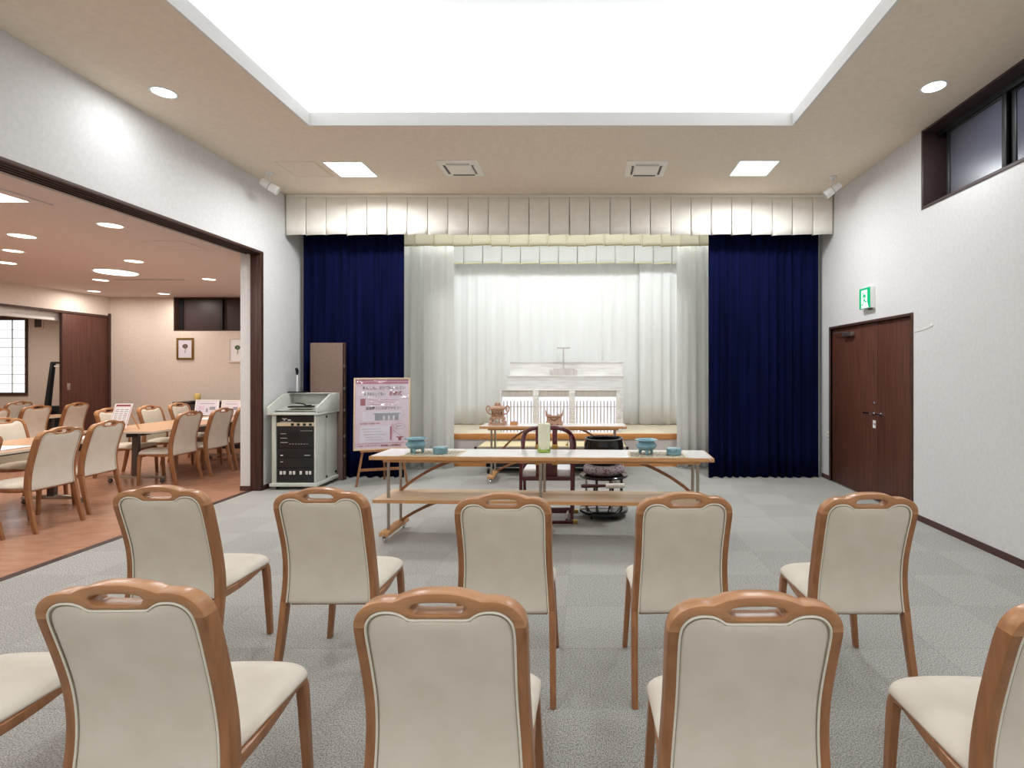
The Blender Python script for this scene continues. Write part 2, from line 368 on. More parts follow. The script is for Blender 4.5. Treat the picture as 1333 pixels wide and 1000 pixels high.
# right wall with the double door and the high window
DY0, DY1, DZ = 5.29, 7.05, 2.055
WY0, WY1, WZ0 = .6, 5.13, 3.11
b = B()
b.box(XR, XR+.3, -3, 7.6, DZ, WZ0).box(XR, XR+.3, -3, DY0, 0, DZ).box(XR, XR+.3, DY1, 7.6, 0, DZ).box(XR, XR+.3, WY1, 7.6, WZ0, H+.1).box(XR, XR+.3, -3, WY0, WZ0, H+.1)
struct('wall_right', b, 'wall', smooth=False)
struct('baseboard_right', B().box(XR-.009, XR, -3, DY0-.03, 0, .06).box(XR-.009, XR, DY1+.03, 7.3, 0, .06), 'base')
dr = struct('door_1', B().box(XR-.012, XR+.1, DY0-.03, DY0, 0, DZ+.03).box(XR-.012, XR+.1, DY1, DY1+.03, 0, DZ+.03).box(XR-.012, XR+.1, DY0, DY1, DZ, DZ+.03), 'brown', bevel=.002)
ymid = 5.95
l1 = obj('door_leaf', B().box(XR+.02, XR+.06, DY0+.002, ymid-.0025, .005, DZ-.003), 'door', dr, bevel=.002)
l2 = obj('door_leaf', B().box(XR+.02, XR+.06, ymid+.0025, DY1-.002, .005, DZ-.003), 'door', dr, bevel=.002)
def lever(parent, y, z, dy):
    b = B().lathe([(.024, 0), (.024, .008), (.01, .012), (.01, .055)], 16).xf(Matrix.Rotation(-PI/2, 4, 'Y')).move((XR+.02, y, z))
    b.tube([(XR-.03, y, z), (XR-.034, y+dy*.2, z), (XR-.036, y+dy, z-.004)], .009, 10)
    obj('lever_handle', b, 'chrome', parent)
lever(l1, ymid-.07, 1.0, -.13); lever(l2, ymid+.07, 1.0, .13)
obj('door_lock', B().lathe([(.02, 0), (.02, .01), (.012, .014)], 16).xf(Matrix.Rotation(-PI/2, 4, 'Y')).move((XR+.02, ymid+.06, 1.12)), 'chrome', l2)
st = obj('door_sticker', B().box(XR+.0185, XR+.02, ymid+.035, ymid+.095, .83, .92), 'paper', l2)
text('sticker_mark', '↑', .055, 'ink', l2, (XR+.0175, ymid+.075, .85), (PI/2, 0, -PI/2))
clo = B().box(XR-.03, XR+.02, 6.45, 6.68, 1.93, 1.98).tube([(XR-.02, 6.62, 1.985), (XR-.03, 6.85, 1.992), (XR+.0, 6.97, 1.995)], .008, 8)
obj('door_closer', clo, 'steel', l2, bevel=.003)
# high window: deep dark reveal, sliding dark panels
wn = struct('window_1', B().box(XR-.006, XR+.3, WY0, WY1, WZ0-.03, WZ0).box(XR-.006, XR+.3, WY1-.03, WY1+.0, WZ0, H).box(XR-.006, XR+.3, WY0, WY0+.03, WZ0, H)
            .box(XR-.004, XR+.3, WY0+.03, WY1-.03, H-.022, H-.002), 'winframe', bevel=.002)
obj('window_track', B().box(XR+.13, XR+.2, WY0+.03, WY1-.03, H-.075, H-.022).box(XR+.13, XR+.2, WY0+.03, WY1-.03, WZ0, WZ0+.02), 'black', wn)
for i, (a, c, xo) in enumerate(((4.27, 4.98, .0), (3.20, 4.25, .03), (1.95, 3.18, .0), (.7, 1.93, .03))):
    f = obj('sash', B().box(XR+.14+xo, XR+.165+xo, a, a+.045, WZ0+.02, H-.075).box(XR+.14+xo, XR+.165+xo, c-.045, c, WZ0+.02, H-.075)
            .box(XR+.14+xo, XR+.165+xo, a+.045, c-.045, WZ0+.02, WZ0+.045).box(XR+.14+xo, XR+.165+xo, a+.045, c-.045, H-.10, H-.075), 'black', wn, bevel=.002)
    obj('window_panel', B().box(XR+.148+xo, XR+.156+xo, a+.04, c-.04, WZ0+.04, H-.09), 'glass_dark', f)
obj('window_backing', B().box(XR+.28, XR+.3, WY0+.03, WY1-.03, WZ0, H-.02), 'black', wn)
# back wall round the stage alcove, alcove walls and ceiling
struct('wall_back', B().box(-4.06, -3.3, 7.4, 7.6, 0, H+.1).box(2.6, XR, 7.4, 7.6, 0, H+.1).box(-3.3, 2.6, 7.4, 7.6, 3.7, 4.0), 'wall', smooth=False)
struct('wall_alcove', B().box(-3.4, -3.3, 7.6, 9.7, 0, 4.0).box(2.6, 2.7, 7.6, 9.7, 0, 4.0).box(-3.4, 2.7, 9.6, 9.7, 0, 4.0), 'wall', smooth=False)
struct('ceiling_alcove', B().box(-3.3, 2.6, 7.6, 9.6, 3.95, 4.0), 'cove')
struct('wall_front', B().box(-4.32, XR+.3, -3.1, -3, 0, 4.0), 'wall')
# dining room walls
struct('wall_dining_back', B().box(X2, -8.22, Y2, Y2+.25, 0, H2).box(-8.22, -4.32, Y2, Y2+.25, 0, 2.30).box(-6.5, -4.32, Y2, Y2+.25, 2.30, H2), 'wall2', smooth=False)
w2 = struct('window_2', B().box(-8.225, -6.495, Y2-.006, Y2+.2, 2.282, 2.30).box(-8.225, -8.205, Y2-.006, Y2+.2, 2.30, H2).box(-6.515, -6.495, Y2-.006, Y2+.2, 2.30, H2)
            .box(-8.205, -6.515, Y2-.004, Y2+.2, H2-.02, H2), 'brown_h')
obj('window_panel', B().box(-8.2, -7.36, Y2+.12, Y2+.14, 2.3, H2-.02), 'winframe', w2)
obj('window_panel', B().box(-7.34, -6.52, Y2+.15, Y2+.17, 2.3, H2-.02), 'winframe', w2)
obj('sash', B().box(-7.38, -7.33, Y2+.10, Y2+.15, 2.3, H2-.02).box(-8.2, -8.12, Y2+.10, Y2+.15, 2.3, H2-.02), 'black', w2)
struct('wall_dining_left', B().box(X2-.2, X2, -3, Y2+.25, 2.58, H2).box(X2-.2, X2, -3, 5.0, 0, 2.58), 'wall2', smooth=False)
struct('trim_dining_opening', B().box(X2-.06, X2+.01, 5.0, Y2, 2.54, 2.58).box(X2-.06, X2+.02, Y2-.045, Y2, 0, 2.62), 'brown_h')
struct('trim_dining_header', B().box(X2-.24, X2-.1, 5.0, 10.6, 2.40, 2.54), 'lip')
d2 = struct('door_2', B().box(X2-.045, X2-.005, 9.39, Y2-.045, .01, 2.54), 'door2', bevel=.002)
obj('edge_strip', B().box(X2-.048, X2-.002, 9.375, 9.39, .01, 2.54), 'brown', d2)
obj('flush_pull', B().box(X2-.006, X2-.002, 9.47, 9.53, 1.14, 1.26), 'steel', d2, bevel=.003)
struct('ceiling_dining', B().box(X2-.2, -4.32, -3, Y2+.25, H2, H2+.1), 'ceil2')
struct('wall_dining_front', B().box(X2-.2, -4.32, -3.1, -3, 0, H2), 'wall2')
# side room beyond the sliding door
b = B().box(-13.5, -12.72, 10.6, 10.75, 0, 2.8).box(-11.46, X2-.2, 10.6, 10.75, 0, 2.8).box(-12.72, -11.46, 10.6, 10.75, 0, 1.03).box(-12.72, -11.46, 10.6, 10.75, 2.52, 2.8)
struct('wall_side_room_back', b, 'wall2', smooth=False)
struct('wall_side_room_left', B().box(-13.5, -13.4, 3, 10.6, 0, 2.8).box(-13.5, X2-.2, 2.9, 3, 0, 2.8), 'wall2')
struct('ceiling_side_room', B().box(-13.5, X2-.2, 3, 10.75, 2.7, 2.8), 'ceil2')
w3 = struct('window_3', B().box(-12.76, -11.42, 10.57, 10.62, 2.52, 2.60).box(-12.76, -11.42, 10.57, 10.62, .98, 1.045).box(-12.76, -12.72, 10.57, 10.62, 1.045, 2.52).box(-11.46, -11.42, 10.57, 10.62, 1.045, 2.52), 'brown_h')
obj('shoji_paper', B().box(-12.72, -11.46, 10.64, 10.65, 1.045, 2.52), 'glow_win', w3)
for k in range(1, 4): obj('shoji_bar', B().box(-12.72+.315*k-.006, -12.72+.315*k+.006, 10.620, 10.64, 1.045, 2.52), 'grey2', w3)
for k in range(1, 8): obj('shoji_bar', B().box(-12.72, -11.46, 10.63, 10.64, 1.045+.184*k-.006, 1.045+.184*k+.006), 'grey2', w3)
v = thing('wall_vent', 'small square dark air vent in cream frame on side room wall', 'vent', (-11.2, 10.6, 2.46))
obj('vent_frame', B().box(-.10, .10, -.02, 0, -.11, -.085).box(-.10, .10, -.02, 0, .085, .11).box(-.10, -.075, -.02, 0, -.085, .085).box(.075, .10, -.02, 0, -.085, .085), 'wall2', v)
obj('vent_grille', B().box(-.075, .075, -.006, 0, -.085, .085), 'dgrey', v)
for k in range(5): obj('louvre', B().obox((0, -.010, -.06+.03*k), (.15, .012, .003), Matrix.Rotation(R(30), 3, 'X')), 'dgrey', v)

# ================================================================== STAGE
sg = thing('stage', 'low stage platform of pale boards with orange wooden nosing behind white curtains', 'stage', (-.35, 8.1, 0))
obj('stage_riser', B().box(-2.94, 2.94, 0, 1.49, 0, .42), 'riser', sg)
obj('stage_nosing', B().box(-2.94, 2.94, -.015, .05, .42, .507), 'nosing', sg, bevel=.003)
obj('stage_baseboard', B().box(-2.94, 2.94, -.008, 0, 0, .06), 'nosing', sg)
for k in range(8): obj('stage_board', B().box(-2.94, 2.94, .052+.178*k, .228+.178*k, .42, .51+(.001 if k % 2 else 0)), 'stagetop', sg, bevel=.002)

# ---------------- curtains
def wavy(x0, x1, z0, z1, amp, wl, seed, hem=0, th=.0, nz=10, flare=.5, gather=1.0):
    r = random.Random(seed); n = int((x1-x0)/.012)
    ph = 0; ys_ = []; phs = [r.uniform(0, 6) for _ in range(4)]
    b = B(); rows = []
    for k in range(nz+1):
        f = k/nz; z = z1+(z0-z1)*f; row = []
        for i in range(n+1):
            x = x0+(x1-x0)*i/n
            wv = wl*(1+.0*f)
            u = 2*PI*x/wv + 1.3*math.sin(2*PI*x/(wv*5.3)+phs[0]) + .25*f*math.sin(x*9+phs[1])
            a = amp*(.55+.45*f*flare*2)*(1+.35*math.sin(x*7.3+phs[2]))
            y = a*math.sin(u)+.3*a*math.sin(2.3*u+phs[3])
            zz = z + (.006*math.sin(u*1.0+1) if k == nz else 0)
            row.append(b.bm.verts.new((x, y, zz)))
        rows.append(row)
    for k in range(nz):
        for i in range(n): b.bm.faces.new((rows[k][i], rows[k][i+1], rows[k+1][i+1], rows[k+1][i]))
    return b
def curtain(name, label, mt, x0, x1, z0, z1, y, amp, wl, seed, group=None, m2=None):
    t = thing(name, label, 'curtain', (0, y, 0), 0, group)
    o = obj('curtain_cloth', wavy(x0, x1, z0, z1, amp, wl, seed), mt, t, angle=180)
    md = o.modifiers.new('thick', 'SOLIDIFY'); md.thickness = .003
    rail = obj('curtain_rail', B().box(x0, x1, -.012, .012, z1-.005, z1+.02), 'white', t)
    return t
curtain('blue_curtain', 'navy blue velvet curtain left of the white drapes', 'velvet', -3.96, -2.555, .01, 3.45, 7.24, .026, .125, 1)
curtain('blue_curtain', 'navy blue velvet curtain between the white drapes and the brown door', 'velvet', 1.685, 3.215, .01, 3.45, 7.24, .026, .125, 2)
curtain('white_drape', 'off-white pleated side drape next to the left blue curtain', 'drape', -3.05, -2.05, .015, 3.6, 7.94, .028, .19, 3)
curtain('white_drape', 'off-white pleated side drape next to the right blue curtain', 'drape', 1.36, 2.2, .015, 3.6, 7.94, .028, .17, 4)
curtain('backdrop_curtain', 'wide sheer white curtain at the back of the stage, left part', 'sheer', -3.2, .97, .52, 3.8, 9.46, .010, .24, 5)
curtain('backdrop_curtain', 'narrower sheer white curtain at the back of the stage, right part', 'sheer', .94, 2.5, .52, 3.8, 9.40, .012, .22, 6)
def valance(name, label, mt, x0, x1, z0, z1, y, pw, seed, hem=None, drop=.012, depth=.03):
    t = thing(name, label, 'valance', (0, y, 0))
    r = random.Random(seed); n = max(1, round((x1-x0)/pw)); w_ = (x1-x0)/n
    b = B(); hb = B()
    for i in range(n):
        a = x0+i*w_; c = a+w_
        d1 = r.uniform(-drop, drop*.3); d2 = d1 + r.uniform(.004, drop)
        op = r.uniform(.006, .022)
        nx = 8; nzz = 5; rows = []
        for k in range(nzz+1):
            f = k/nzz; row = []
            for q in range(nx+1):
                s_ = q/nx
                x = a+.002+op*f*.5 + (w_-.004-op*f)*s_
                yy = -depth*f*(.35+.65*math.sin(PI*s_)**.6)*.8 - .004
                z = z1+(z0+d1+(d2-d1)*s_-z1)*f
                row.append(b.bm.verts.new((x, yy, z)))
            rows.append(row)
        for k in range(nzz):
            for q in range(nx): b.bm.faces.new((rows[k][q], rows[k][q+1], rows[k+1][q+1], rows[k+1][q]))
        # inner folds between the pleats
        for sx, e in ((rows, 0), (rows, nx)):
            X = rows[0][e].co.x
            col = [rows[k][e] for k in range(nzz+1)]
            back = [b.bm.verts.new((a if e == 0 else c, .02, v_.co.z+.003)) for v_ in col]
            for k in range(nzz): b.bm.faces.new((col[k], col[k+1], back[k+1], back[k]))
        if hem:
            for q in range(nx):
                p, p2 = rows[-1][q].co, rows[-1][q+1].co
                hb.quadface([(p.x, p.y-.002, p.z), (p2.x, p2.y-.002, p2.z), (p2.x, p2.y-.002, p2.z+.014), (p.x, p.y-.002, p.z+.014)])
    o = obj('pleated_cloth', b, mt, t, angle=40)
    md = o.modifiers.new('thick', 'SOLIDIFY'); md.thickness = .002
    obj('header_band', B().box(x0, x1, -.012, .02, z1-.035, z1), mt, t, bevel=.002)
    if hem: tag(obj('hem', hb, hem, t), kind='stuff')
    else: hb.bm.free()
    return t
valance('valance', 'wide cream box-pleated valance across the top of the stage', 'valance', XL+.01, XR-.01, 3.315, H-.004, 6.97, .272, 1)
valance('valance', 'pale yellow pleated inner valance hanging under the wide cream one', 'valy', -3.1, 2.2, 3.325, 3.64, 7.66, .272, 2, hem='gold_hem')
valance('valance', 'bright white pleated valance at the back of the stage', 'drape', -3.2, 2.5, 3.385, 3.86, 9.2, .34, 3, hem='gold_hem')
for y, q in ((8.40, 'rear'), (8.05, 'front')):
    s = thing('strip_light', 'long strip light on the stage ceiling above the altar, %s one' % q, 'light', (-.4, y, 3.86))
    s.scale = (1.25, 1, 1); obj('lamp_housing', B().box(-1.85, 1.85, -.07, .07, .0, .09), 'white', s)
    obj('lamp_tube', B().tube([(-1.8, 0, -.02), (1.8, 0, -.02)], .014, 8), 'glow', s)

# ================================================================== CEILING FITTINGS
def panel_light(x, y, label):
    t = thing('panel_light', label, 'ceiling light', (x, y, H), 0)
    s = .235
    obj('frame', B().box(-s, s, -s, -s+.02, -.006, .0).box(-s, s, s-.02, s, -.006, .0).box(-s, -s+.02, -s+.02, s-.02, -.006, 0).box(s-.02, s, -s+.02, s-.02, -.006, 0), 'white', t)
    obj('diffuser', B().box(-s+.02, s-.02, -s+.02, s-.02, -.004, -.001), 'glow', t)
panel_light(-2.78, 6.1, 'square white ceiling light panel left above the blue curtain')
panel_light(1.94, 6.07, 'square white ceiling light panel right above the blue curtain')
for x, y, q in ((-2.78, -1.2, 'left'), (1.94, -1.2, 'right'), (-.4, -1.4, 'middle')): panel_light(x, y, 'added square fill light panel on the ceiling behind the viewer, %s one' % q)  # fittings for the added fill panels, out of view
def downlight(x, y, z, r, label, m='glow', group=None):
    t = thing('downlight', label, 'downlight', (x, y, z), 0, group)
    obj('trim_ring', B().loft([[(rr*math.cos(2*PI*k/28), rr*math.sin(2*PI*k/28), zz) for k in range(28)] for rr, zz in ((r+.016, 0), (r+.014, -.005), (r, -.006), (r-.006, -.002))], cap=False), 'white', t)
    obj('lamp_face', B().lathe([(r-.004, -.004), (r-.004, -.001)], 28), m, t)
    return t
downlight(-3.6, 4.41, H, .088, 'round lit downlight in the ceiling above the dining room opening')
downlight(2.88, 4.32, H, .088, 'round lit downlight in the ceiling near the high window')
downlight(-3.6, 1.6, H, .10, 'added round fill downlight in the left ceiling border nearest the viewer')  # this and the nearer downlights below are added for fill, out of view
downlight(2.88, 1.6, H, .10, 'added round fill downlight in the right ceiling border nearest the viewer')
for x, q in ((-2.4, 'left'), (-.35, 'middle'), (1.7, 'right')): downlight(x, .35, H, .10, 'added round fill downlight in front of the near edge of the recess, %s one' % q)
names2 = ['small round downlight in dining room ceiling nearest the opening', 'round downlight in dining room ceiling beside the square recessed lamp',
 'small downlight in the dining room ceiling, left of the large round lamp and nearer', 'small downlight at the left edge of the photo above the sliding door opening',
 'small downlight just in front of the large round dining room lamp', 'small downlight just behind and left of the large round dining room lamp',
 'small downlight that lights the wall above the brown sliding door', 'small downlight nearest the framed pictures in the dining room',
 'small downlight in the far left corner of the dining room ceiling']
for (x, y, r), nm in zip(DL2, names2): downlight(x, y, H2, r, nm, 'glow_w')
for x, y, q in ((-5.2, 3.0, 'beside the opening'), (-7.0, 3.4, 'left of the nearest table'), (-5.6, .6, 'nearest the front wall'), (-8.4, 4.4, 'near the left wall')): downlight(x, y, H2, .1, 'round downlight outside the photo, %s' % q, 'glow_w')
t = thing('ceiling_lamp', 'large round flush lamp in the middle of the dining room ceiling', 'ceiling lamp', (-6.90, 7.60, H2))
obj('lamp_rim', B().lathe([(.27, 0), (.27, -.012), (.25, -.02)], 40), 'white', t)
obj('lamp_shade', B().lathe([(.25, -.018), (.235, -.028), (.15, -.034), (.01, -.036)], 40), 'glow_w', t)
t = thing('recessed_lamp', 'square recessed lamp in a pale frame at the left of the dining room ceiling', 'ceiling lamp', (-4.98, 4.25, H2))
s = .3
obj('frame', B().box(-s, s, -s, -s+.10, -.012, 0).box(-s, s, s-.10, s, -.012, 0).box(-s, -s+.1, -s+.1, s-.1, -.012, 0).box(s-.1, s, -s+.1, s-.1, -.012, 0), 'ceil2', t, bevel=.003)
obj('diffuser', B().box(-s+.1, s-.1, -s+.1, s-.1, -.006, -.001), 'glow', t)
def air(x, y, label):
    t = thing('air_conditioner', label, 'air vent', (x, y, H)); s = .235
    fr = B().loft([[(-s,-s,0),(s,-s,0),(s,s,0),(-s,s,0)], [(-s,-s,-.006),(s,-s,-.006),(s,s,-.006),(-s,s,-.006)], [(-s+.03,-s+.03,-.02),(s-.03,-s+.03,-.02),(s-.03,s-.03,-.02),(-s+.03,s-.03,-.02)]])
    obj('grille_frame', fr, 'grille', t)
    for k in range(4):
        rr = Matrix.Rotation(k*PI/2, 4, 'Z')
        obj('air_slot', B().box(-.13, .13, .148, .178, -.023, -.019).xf(rr), 'dgrey', t)
        obj('flap', B().obox((0, .176, -.026), (.25, .008, .002), Matrix.Rotation(R(25), 3, 'X')).xf(rr), 'valance', t)
    obj('centre_panel', B().box(-.125, .125, -.125, .125, -.026, -.019), 'grille', t, bevel=.003)
air(-1.48, 6.06, 'square ceiling air conditioner grille on the left, above the valance')
air(.68, 6.08, 'square ceiling air conditioner grille on the right, above the valance')
def spot(x, y, aim, label):
    t = thing('spotlight', label, 'spotlight', (x, y, H))
    obj('ceiling_plate', B().lathe([(.045, 0), (.045, -.02), (.03, -.026)], 20), 'white', t)
    obj('arm', B().tube([(0, 0, -.02), (0, 0, -.12)], .01, 10), 'white', t)
    a = Vector(aim).normalized(); q = a.to_track_quat('Z', 'Y').to_matrix().to_4x4()
    bd = B().lathe([(.03, -.10), (.042, -.09), (.046, -.02), (.05, .0), (.05, .10), (.044, .102)], 24).xf(Matrix.Translation((0, 0, -.16)) @ q)
    h = obj('lamp_head', bd, 'white', t)
    obj('lens', B().lathe([(.043, .1025), (.043, .106)], 24).xf(Matrix.Translation((0, 0, -.16)) @ q), 'grey2', h)
    obj('joint_band', B().lathe([(.0515, -.002), (.0515, .006)], 24).xf(Matrix.Translation((0, 0, -.16)) @ q), 'grey2', h)
spot(-3.80, 6.2, (.8, .35, -.5), 'white cylinder spotlight at the left end of the valance')
spot(2.99, 6.33, (-.8, .35, -.62), 'white cylinder spotlight at the right end of the valance')
t = thing('access_hatch', 'faint square hatch in the hall ceiling beside the left light panel', 'hatch', (-3.32, 6.1, H))
obj('hatch_panel', B().box(-.215, .215, -.215, .215, -.003, 0), 'ceiling', t)
obj('hatch_rim', B().box(-.23, .23, -.23, -.222, -.004, 0).box(-.23, .23, .222, .23, -.004, 0).box(-.23, -.222, -.222, .222, -.004, 0).box(.222, .23, -.222, .222, -.004, 0), 'ceiling', t)
t = thing('access_hatch', 'faint square hatch in the dining room ceiling', 'hatch', (-4.77, 6.03, H2))
obj('hatch_panel', B().box(-.215, .215, -.215, .215, -.003, 0), 'ceil2', t)
obj('hatch_rim', B().box(-.23, .23, -.23, -.222, -.004, 0).box(-.23, .23, .222, .23, -.004, 0).box(-.23, -.222, -.222, .222, -.004, 0).box(.222, .23, -.222, .222, -.004, 0), 'ceil2', t)
t = thing('slot_diffuser', 'long thin dark air slot in the dining room ceiling', 'air vent', (-7.02, 8.3, H2))
obj('slot', B().box(-.55, .55, -.02, .02, -.003, 0), 'black', t)
obj('slot_flange', B().box(-.56, .56, -.06, -.022, -.005, 0).box(-.56, .56, .022, .06, -.005, 0), 'ceil2', t)

# exit sign on the right wall above the door
t = thing('exit_sign', 'green and white emergency exit sign box above the brown double door', 'sign', (XR, 6.08, 2.22))
obj('sign_box', B().box(-.055, 0, -.12, .12, 0, .245), 'white', t, bevel=.004)
fc = obj('sign_face', B().box(-.058, -.055, -.118, .118, .004, .241), 'green', t)
# white doorway with the running figure (face is seen from -x; u runs toward the viewer)
def sx(poly, m, off, nm): 
    obj(nm, B().prism([(-(u-.5)*.236, .004+vv*.237) for u, vv in poly], 'x', -.0585-off, -.058), m, fc)
sx([(.2, .02), (.2, .9), (.74, .9), (.74, .3), (.86, .02)], 'signw', .0006, 'doorway_shape')
sx([(.36, .80), (.33, .76), (.36, .70), (.42, .70), (.44, .76), (.41, .80)], 'green', .0014, 'running_figure')
sx([(.40, .68), (.56, .70), (.66, .52), (.61, .50), (.54, .60), (.52, .44), (.62, .34), (.70, .34), (.70, .28), (.56, .28), (.47, .38), (.36, .16), (.22, .16), (.22, .21), (.33, .23), (.44, .48), (.42, .60), (.30, .48), (.26, .52)], 'green', .0014, 'running_figure')
obj('sign_bracket', B().box(-.03, 0, -.125, -.02, -.02, 0), 'steel', t)
t = thing('wall_socket', 'cream socket plate on the strip of wall beside the right blue curtain', 'socket', (XR, 7.115, .60))
obj('plate', B().box(-.008, 0, -.03, .03, -.06, .06), 'valance', t, bevel=.002)
obj('socket', B().box(-.010, -.008, -.014, .014, .008, .038).box(-.010, -.008, -.014, .014, -.038, -.008), 'grey2', t)
t = thing('door_hook', 'tiny white hook and wire on the wall right of the double door', 'hook', (XR, 4.98, 1.93))
obj('hook_disc', B().lathe([(.016, 0), (.016, .006), (.008, .01)], 16).xf(Matrix.Rotation(-PI/2, 4, 'Y')), 'white', t)
obj('wire', B().tube([(-.003, 0, -.01), (-.003, .14, -.035), (-.003, .28, -.045)], .0018, 6), 'white', t)

# ================================================================== STACKING CHAIR
def cr(pts, n=3):
    out = []; P_ = [Vector((p[0], p[1])) for p in pts]; N = len(P_)
    for i in range(N-1):
        p0 = P_[i-1] if i > 0 else Vector((-P_[1].x, P_[1].y)) if abs(P_[0].x) < 1e-6 else P_[i]
        p1, p2 = P_[i], P_[i+1]; p3 = P_[i+2] if i+2 < N else P_[i+1]
        for k in range(n):
            t_ = k/n
            out.append(.5*((2*p1)+(-p0+p2)*t_+(2*p0-5*p1+4*p2-p3)*t_*t_+(-p0+3*p1-3*p2+p3)*t_**3))
    out.append(P_[-1]); return out
YZ = [(0, -.255), (.15, -.218), (.3, -.186), (.40, -.170), (.48, -.164), (.56, -.168), (.65, -.183), (.74, -.207), (.82, -.232), (.9, -.258), (.97, -.276)]
def yb(z):
    for (a, p), (c, q) in zip(YZ, YZ[1:]):
        if z <= c:
            i = YZ.index((a, p)); t_ = (z-a)/(c-a)
            p0 = YZ[i-1][1] if i > 0 else p-(q-p); p3 = YZ[i+2][1] if i+2 < len(YZ) else q+(q-p)
            return .5*((2*p)+(-p0+q)*t_+(2*p0-5*p+4*q-p3)*t_*t_+(-p0+3*p-3*q+p3)*t_**3)
    return YZ[-1][1]
ZA = .96
Oc = [(0, 0), (.035, -.001), (.07, -.007), (.094, -.016), (.108, -.0215), (.13, -.0215), (.155, -.025), (.175, -.033), (.192, -.046), (.205, -.064), (.212, -.085), (.2145, -.12), (.2135, -.2), (.2125, -.28), (.214, -.36), (.219, -.45), (.227, -.56)]
Ic = [(0, -.070), (.04, -.070), (.066, -.070), (.078, -.067), (.09, -.058), (.108, -.050), (.13, -.048), (.15, -.051), (.166, -.060), (.177, -.073), (.183, -.088), (.186, -.12), (.185, -.2), (.184, -.28), (.186, -.36), (.191, -.45), (.198, -.56)]
Ac = [(0, -.0255), (.035, -.0265), (.06, -.031), (.070, -.041)]
Bc = [(0, -.057), (.035, -.057), (.06, -.054), (.070, -.041)]
for i in range(4, 17):
    mpt = ((Oc[i][0]+Ic[i][0])/2, (Oc[i][1]+Ic[i][1])/2); Ac.append(mpt); Bc.append(mpt)
O_, I_, A_, B_ = cr(Oc), cr(Ic), cr(Ac), cr(Bc)
for i in range(9, len(A_)):
    if i >= 12: A_[i] = B_[i] = (O_[i]+I_[i])/2
    else:
        mm = (A_[i]+B_[i])/2; A_[i] = B_[i] = mm
def full(L): return [Vector((-p.x, p.y)) for p in L[::-1]] + [p for p in L[1:]]
Of, If, Af, Bf = full(O_), full(I_), full(A_), full(B_)
HALF = .0255
def make_chair(name, label):
    t = thing(name, label, 'chair')
    b = B(); bm = b.bm; cache = {}
    def V(p, side):
        k = (round(p.x, 5), round(p.y, 5), side)
        if k not in cache:
            z = ZA+p.y; cache[k] = bm.verts.new((p.x, yb(z)+side*HALF, z))
        return cache[k]
    N = len(Of)
    for i in range(N-1):
        for P_, Q_ in ((Of, Af), (Bf, If)):
            for s_ in (-1, 1):
                bm.faces.new([V(P_[i], s_), V(P_[i+1], s_), V(Q_[i+1], s_), V(Q_[i], s_)])
        bm.faces.new([V(Of[i], -1), V(Of[i+1], -1), V(Of[i+1], 1), V(Of[i], 1)])
        bm.faces.new([V(If[i], -1), V(If[i+1], -1), V(If[i+1], 1), V(If[i], 1)])
        if (Af[i]-Bf[i]).length > 1e-5 or (Af[i+1]-Bf[i+1]).length > 1e-5:
            bm.faces.new([V(Af[i], -1), V(Af[i+1], -1), V(Af[i+1], 1), V(Af[i], 1)])
            bm.faces.new([V(Bf[i], -1), V(Bf[i+1], -1), V(Bf[i+1], 1), V(Bf[i], 1)])
    for e in (0, N-1):
        bm.faces.new([V(Of[e], -1), V(Af[e], -1), V(If[e], -1), V(If[e], 1), V(Af[e], 1), V(Of[e], 1)])
    bmesh.ops.recalc_face_normals(bm, faces=bm.faces)
    es = [e for e in bm.edges if len(e.link_faces) == 2 and e.calc_face_angle(0) > R(50)]
    bmesh.ops.bevel(bm, geom=es, offset=.0045, segments=2, profile=.5, affect='EDGES', clamp_overlap=True)
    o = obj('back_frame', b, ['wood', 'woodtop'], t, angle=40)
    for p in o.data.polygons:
        if p.center.z > .865: p.material_index = 1  # paler crown above the joint, with its reflected light painted in
    # back pad: curved grid
    def ztop(x):
        x = abs(x)
        for a, c in zip(I_, I_[1:]):
            if a.x <= x <= c.x and c.x > a.x: return ZA+a.y+(c.y-a.y)*(x-a.x)/(c.x-a.x)
        return ZA-.115
    def hw(z):
        d = z-ZA
        pts = [(-.12, .186), (-.2, .185), (-.28, .184), (-.36, .186), (-.45, .191), (-.6, .199)]
        if d > -.12: return .186
        for (a, p), (c, q) in zip(pts, pts[1:]):
            if d >= c: return p+(q-p)*(d-a)/(c-a)
        return .199
    b = B(); ts = [-1, -.985, -.95, -.9, -.82, -.7, -.55, -.4, -.2, 0, .2, .4, .55, .7, .82, .9, .95, .985, 1]
    ss = [0, .012, .04, .09] + [.15+.07*k for k in range(11)] + [.9, .94, .97, .985, .995, 1]
    ZB = .385
    surf = {}
    for s_ in (-1, 1):
        for i, tt in enumerate(ts):
            for j, q in enumerate(ss):
                zt = ztop(tt*.186)
                zz = ZB+(zt-ZB)*q
                x = tt*(hw(zz)+.001)
                if q < .09: x *= 1-.03*(1-q/.09)**2
                ed = (1-abs(tt)**10)*(1-abs(2*q-1)**24)
                ed = max(ed, 0)**.6
                base_, bul = (.018, .012) if s_ < 0 else (.010, .030)
                edge = i in (0, len(ts)-1) or j in (0, len(ss)-1)
                off = 0 if edge else s_*(base_*min(1, ed*3.5)+bul*ed*(.55+.45*(1-tt*tt)))
                key = (i, j, 0 if edge else s_)
                if key not in surf: surf[key] = b.bm.verts.new((x, yb(zz)+off - .0, zz))
    for s_ in (-1, 1):
        for i in range(len(ts)-1):
            for j in range(len(ss)-1):
                def g(a, c): 
                    return surf.get((a, c, s_)) or surf[(a, c, 0)]
                b.bm.faces.new([g(i, j), g(i+1, j), g(i+1, j+1), g(i, j+1)])
    pad = obj('back_pad', b, 'cream', t, angle=180)
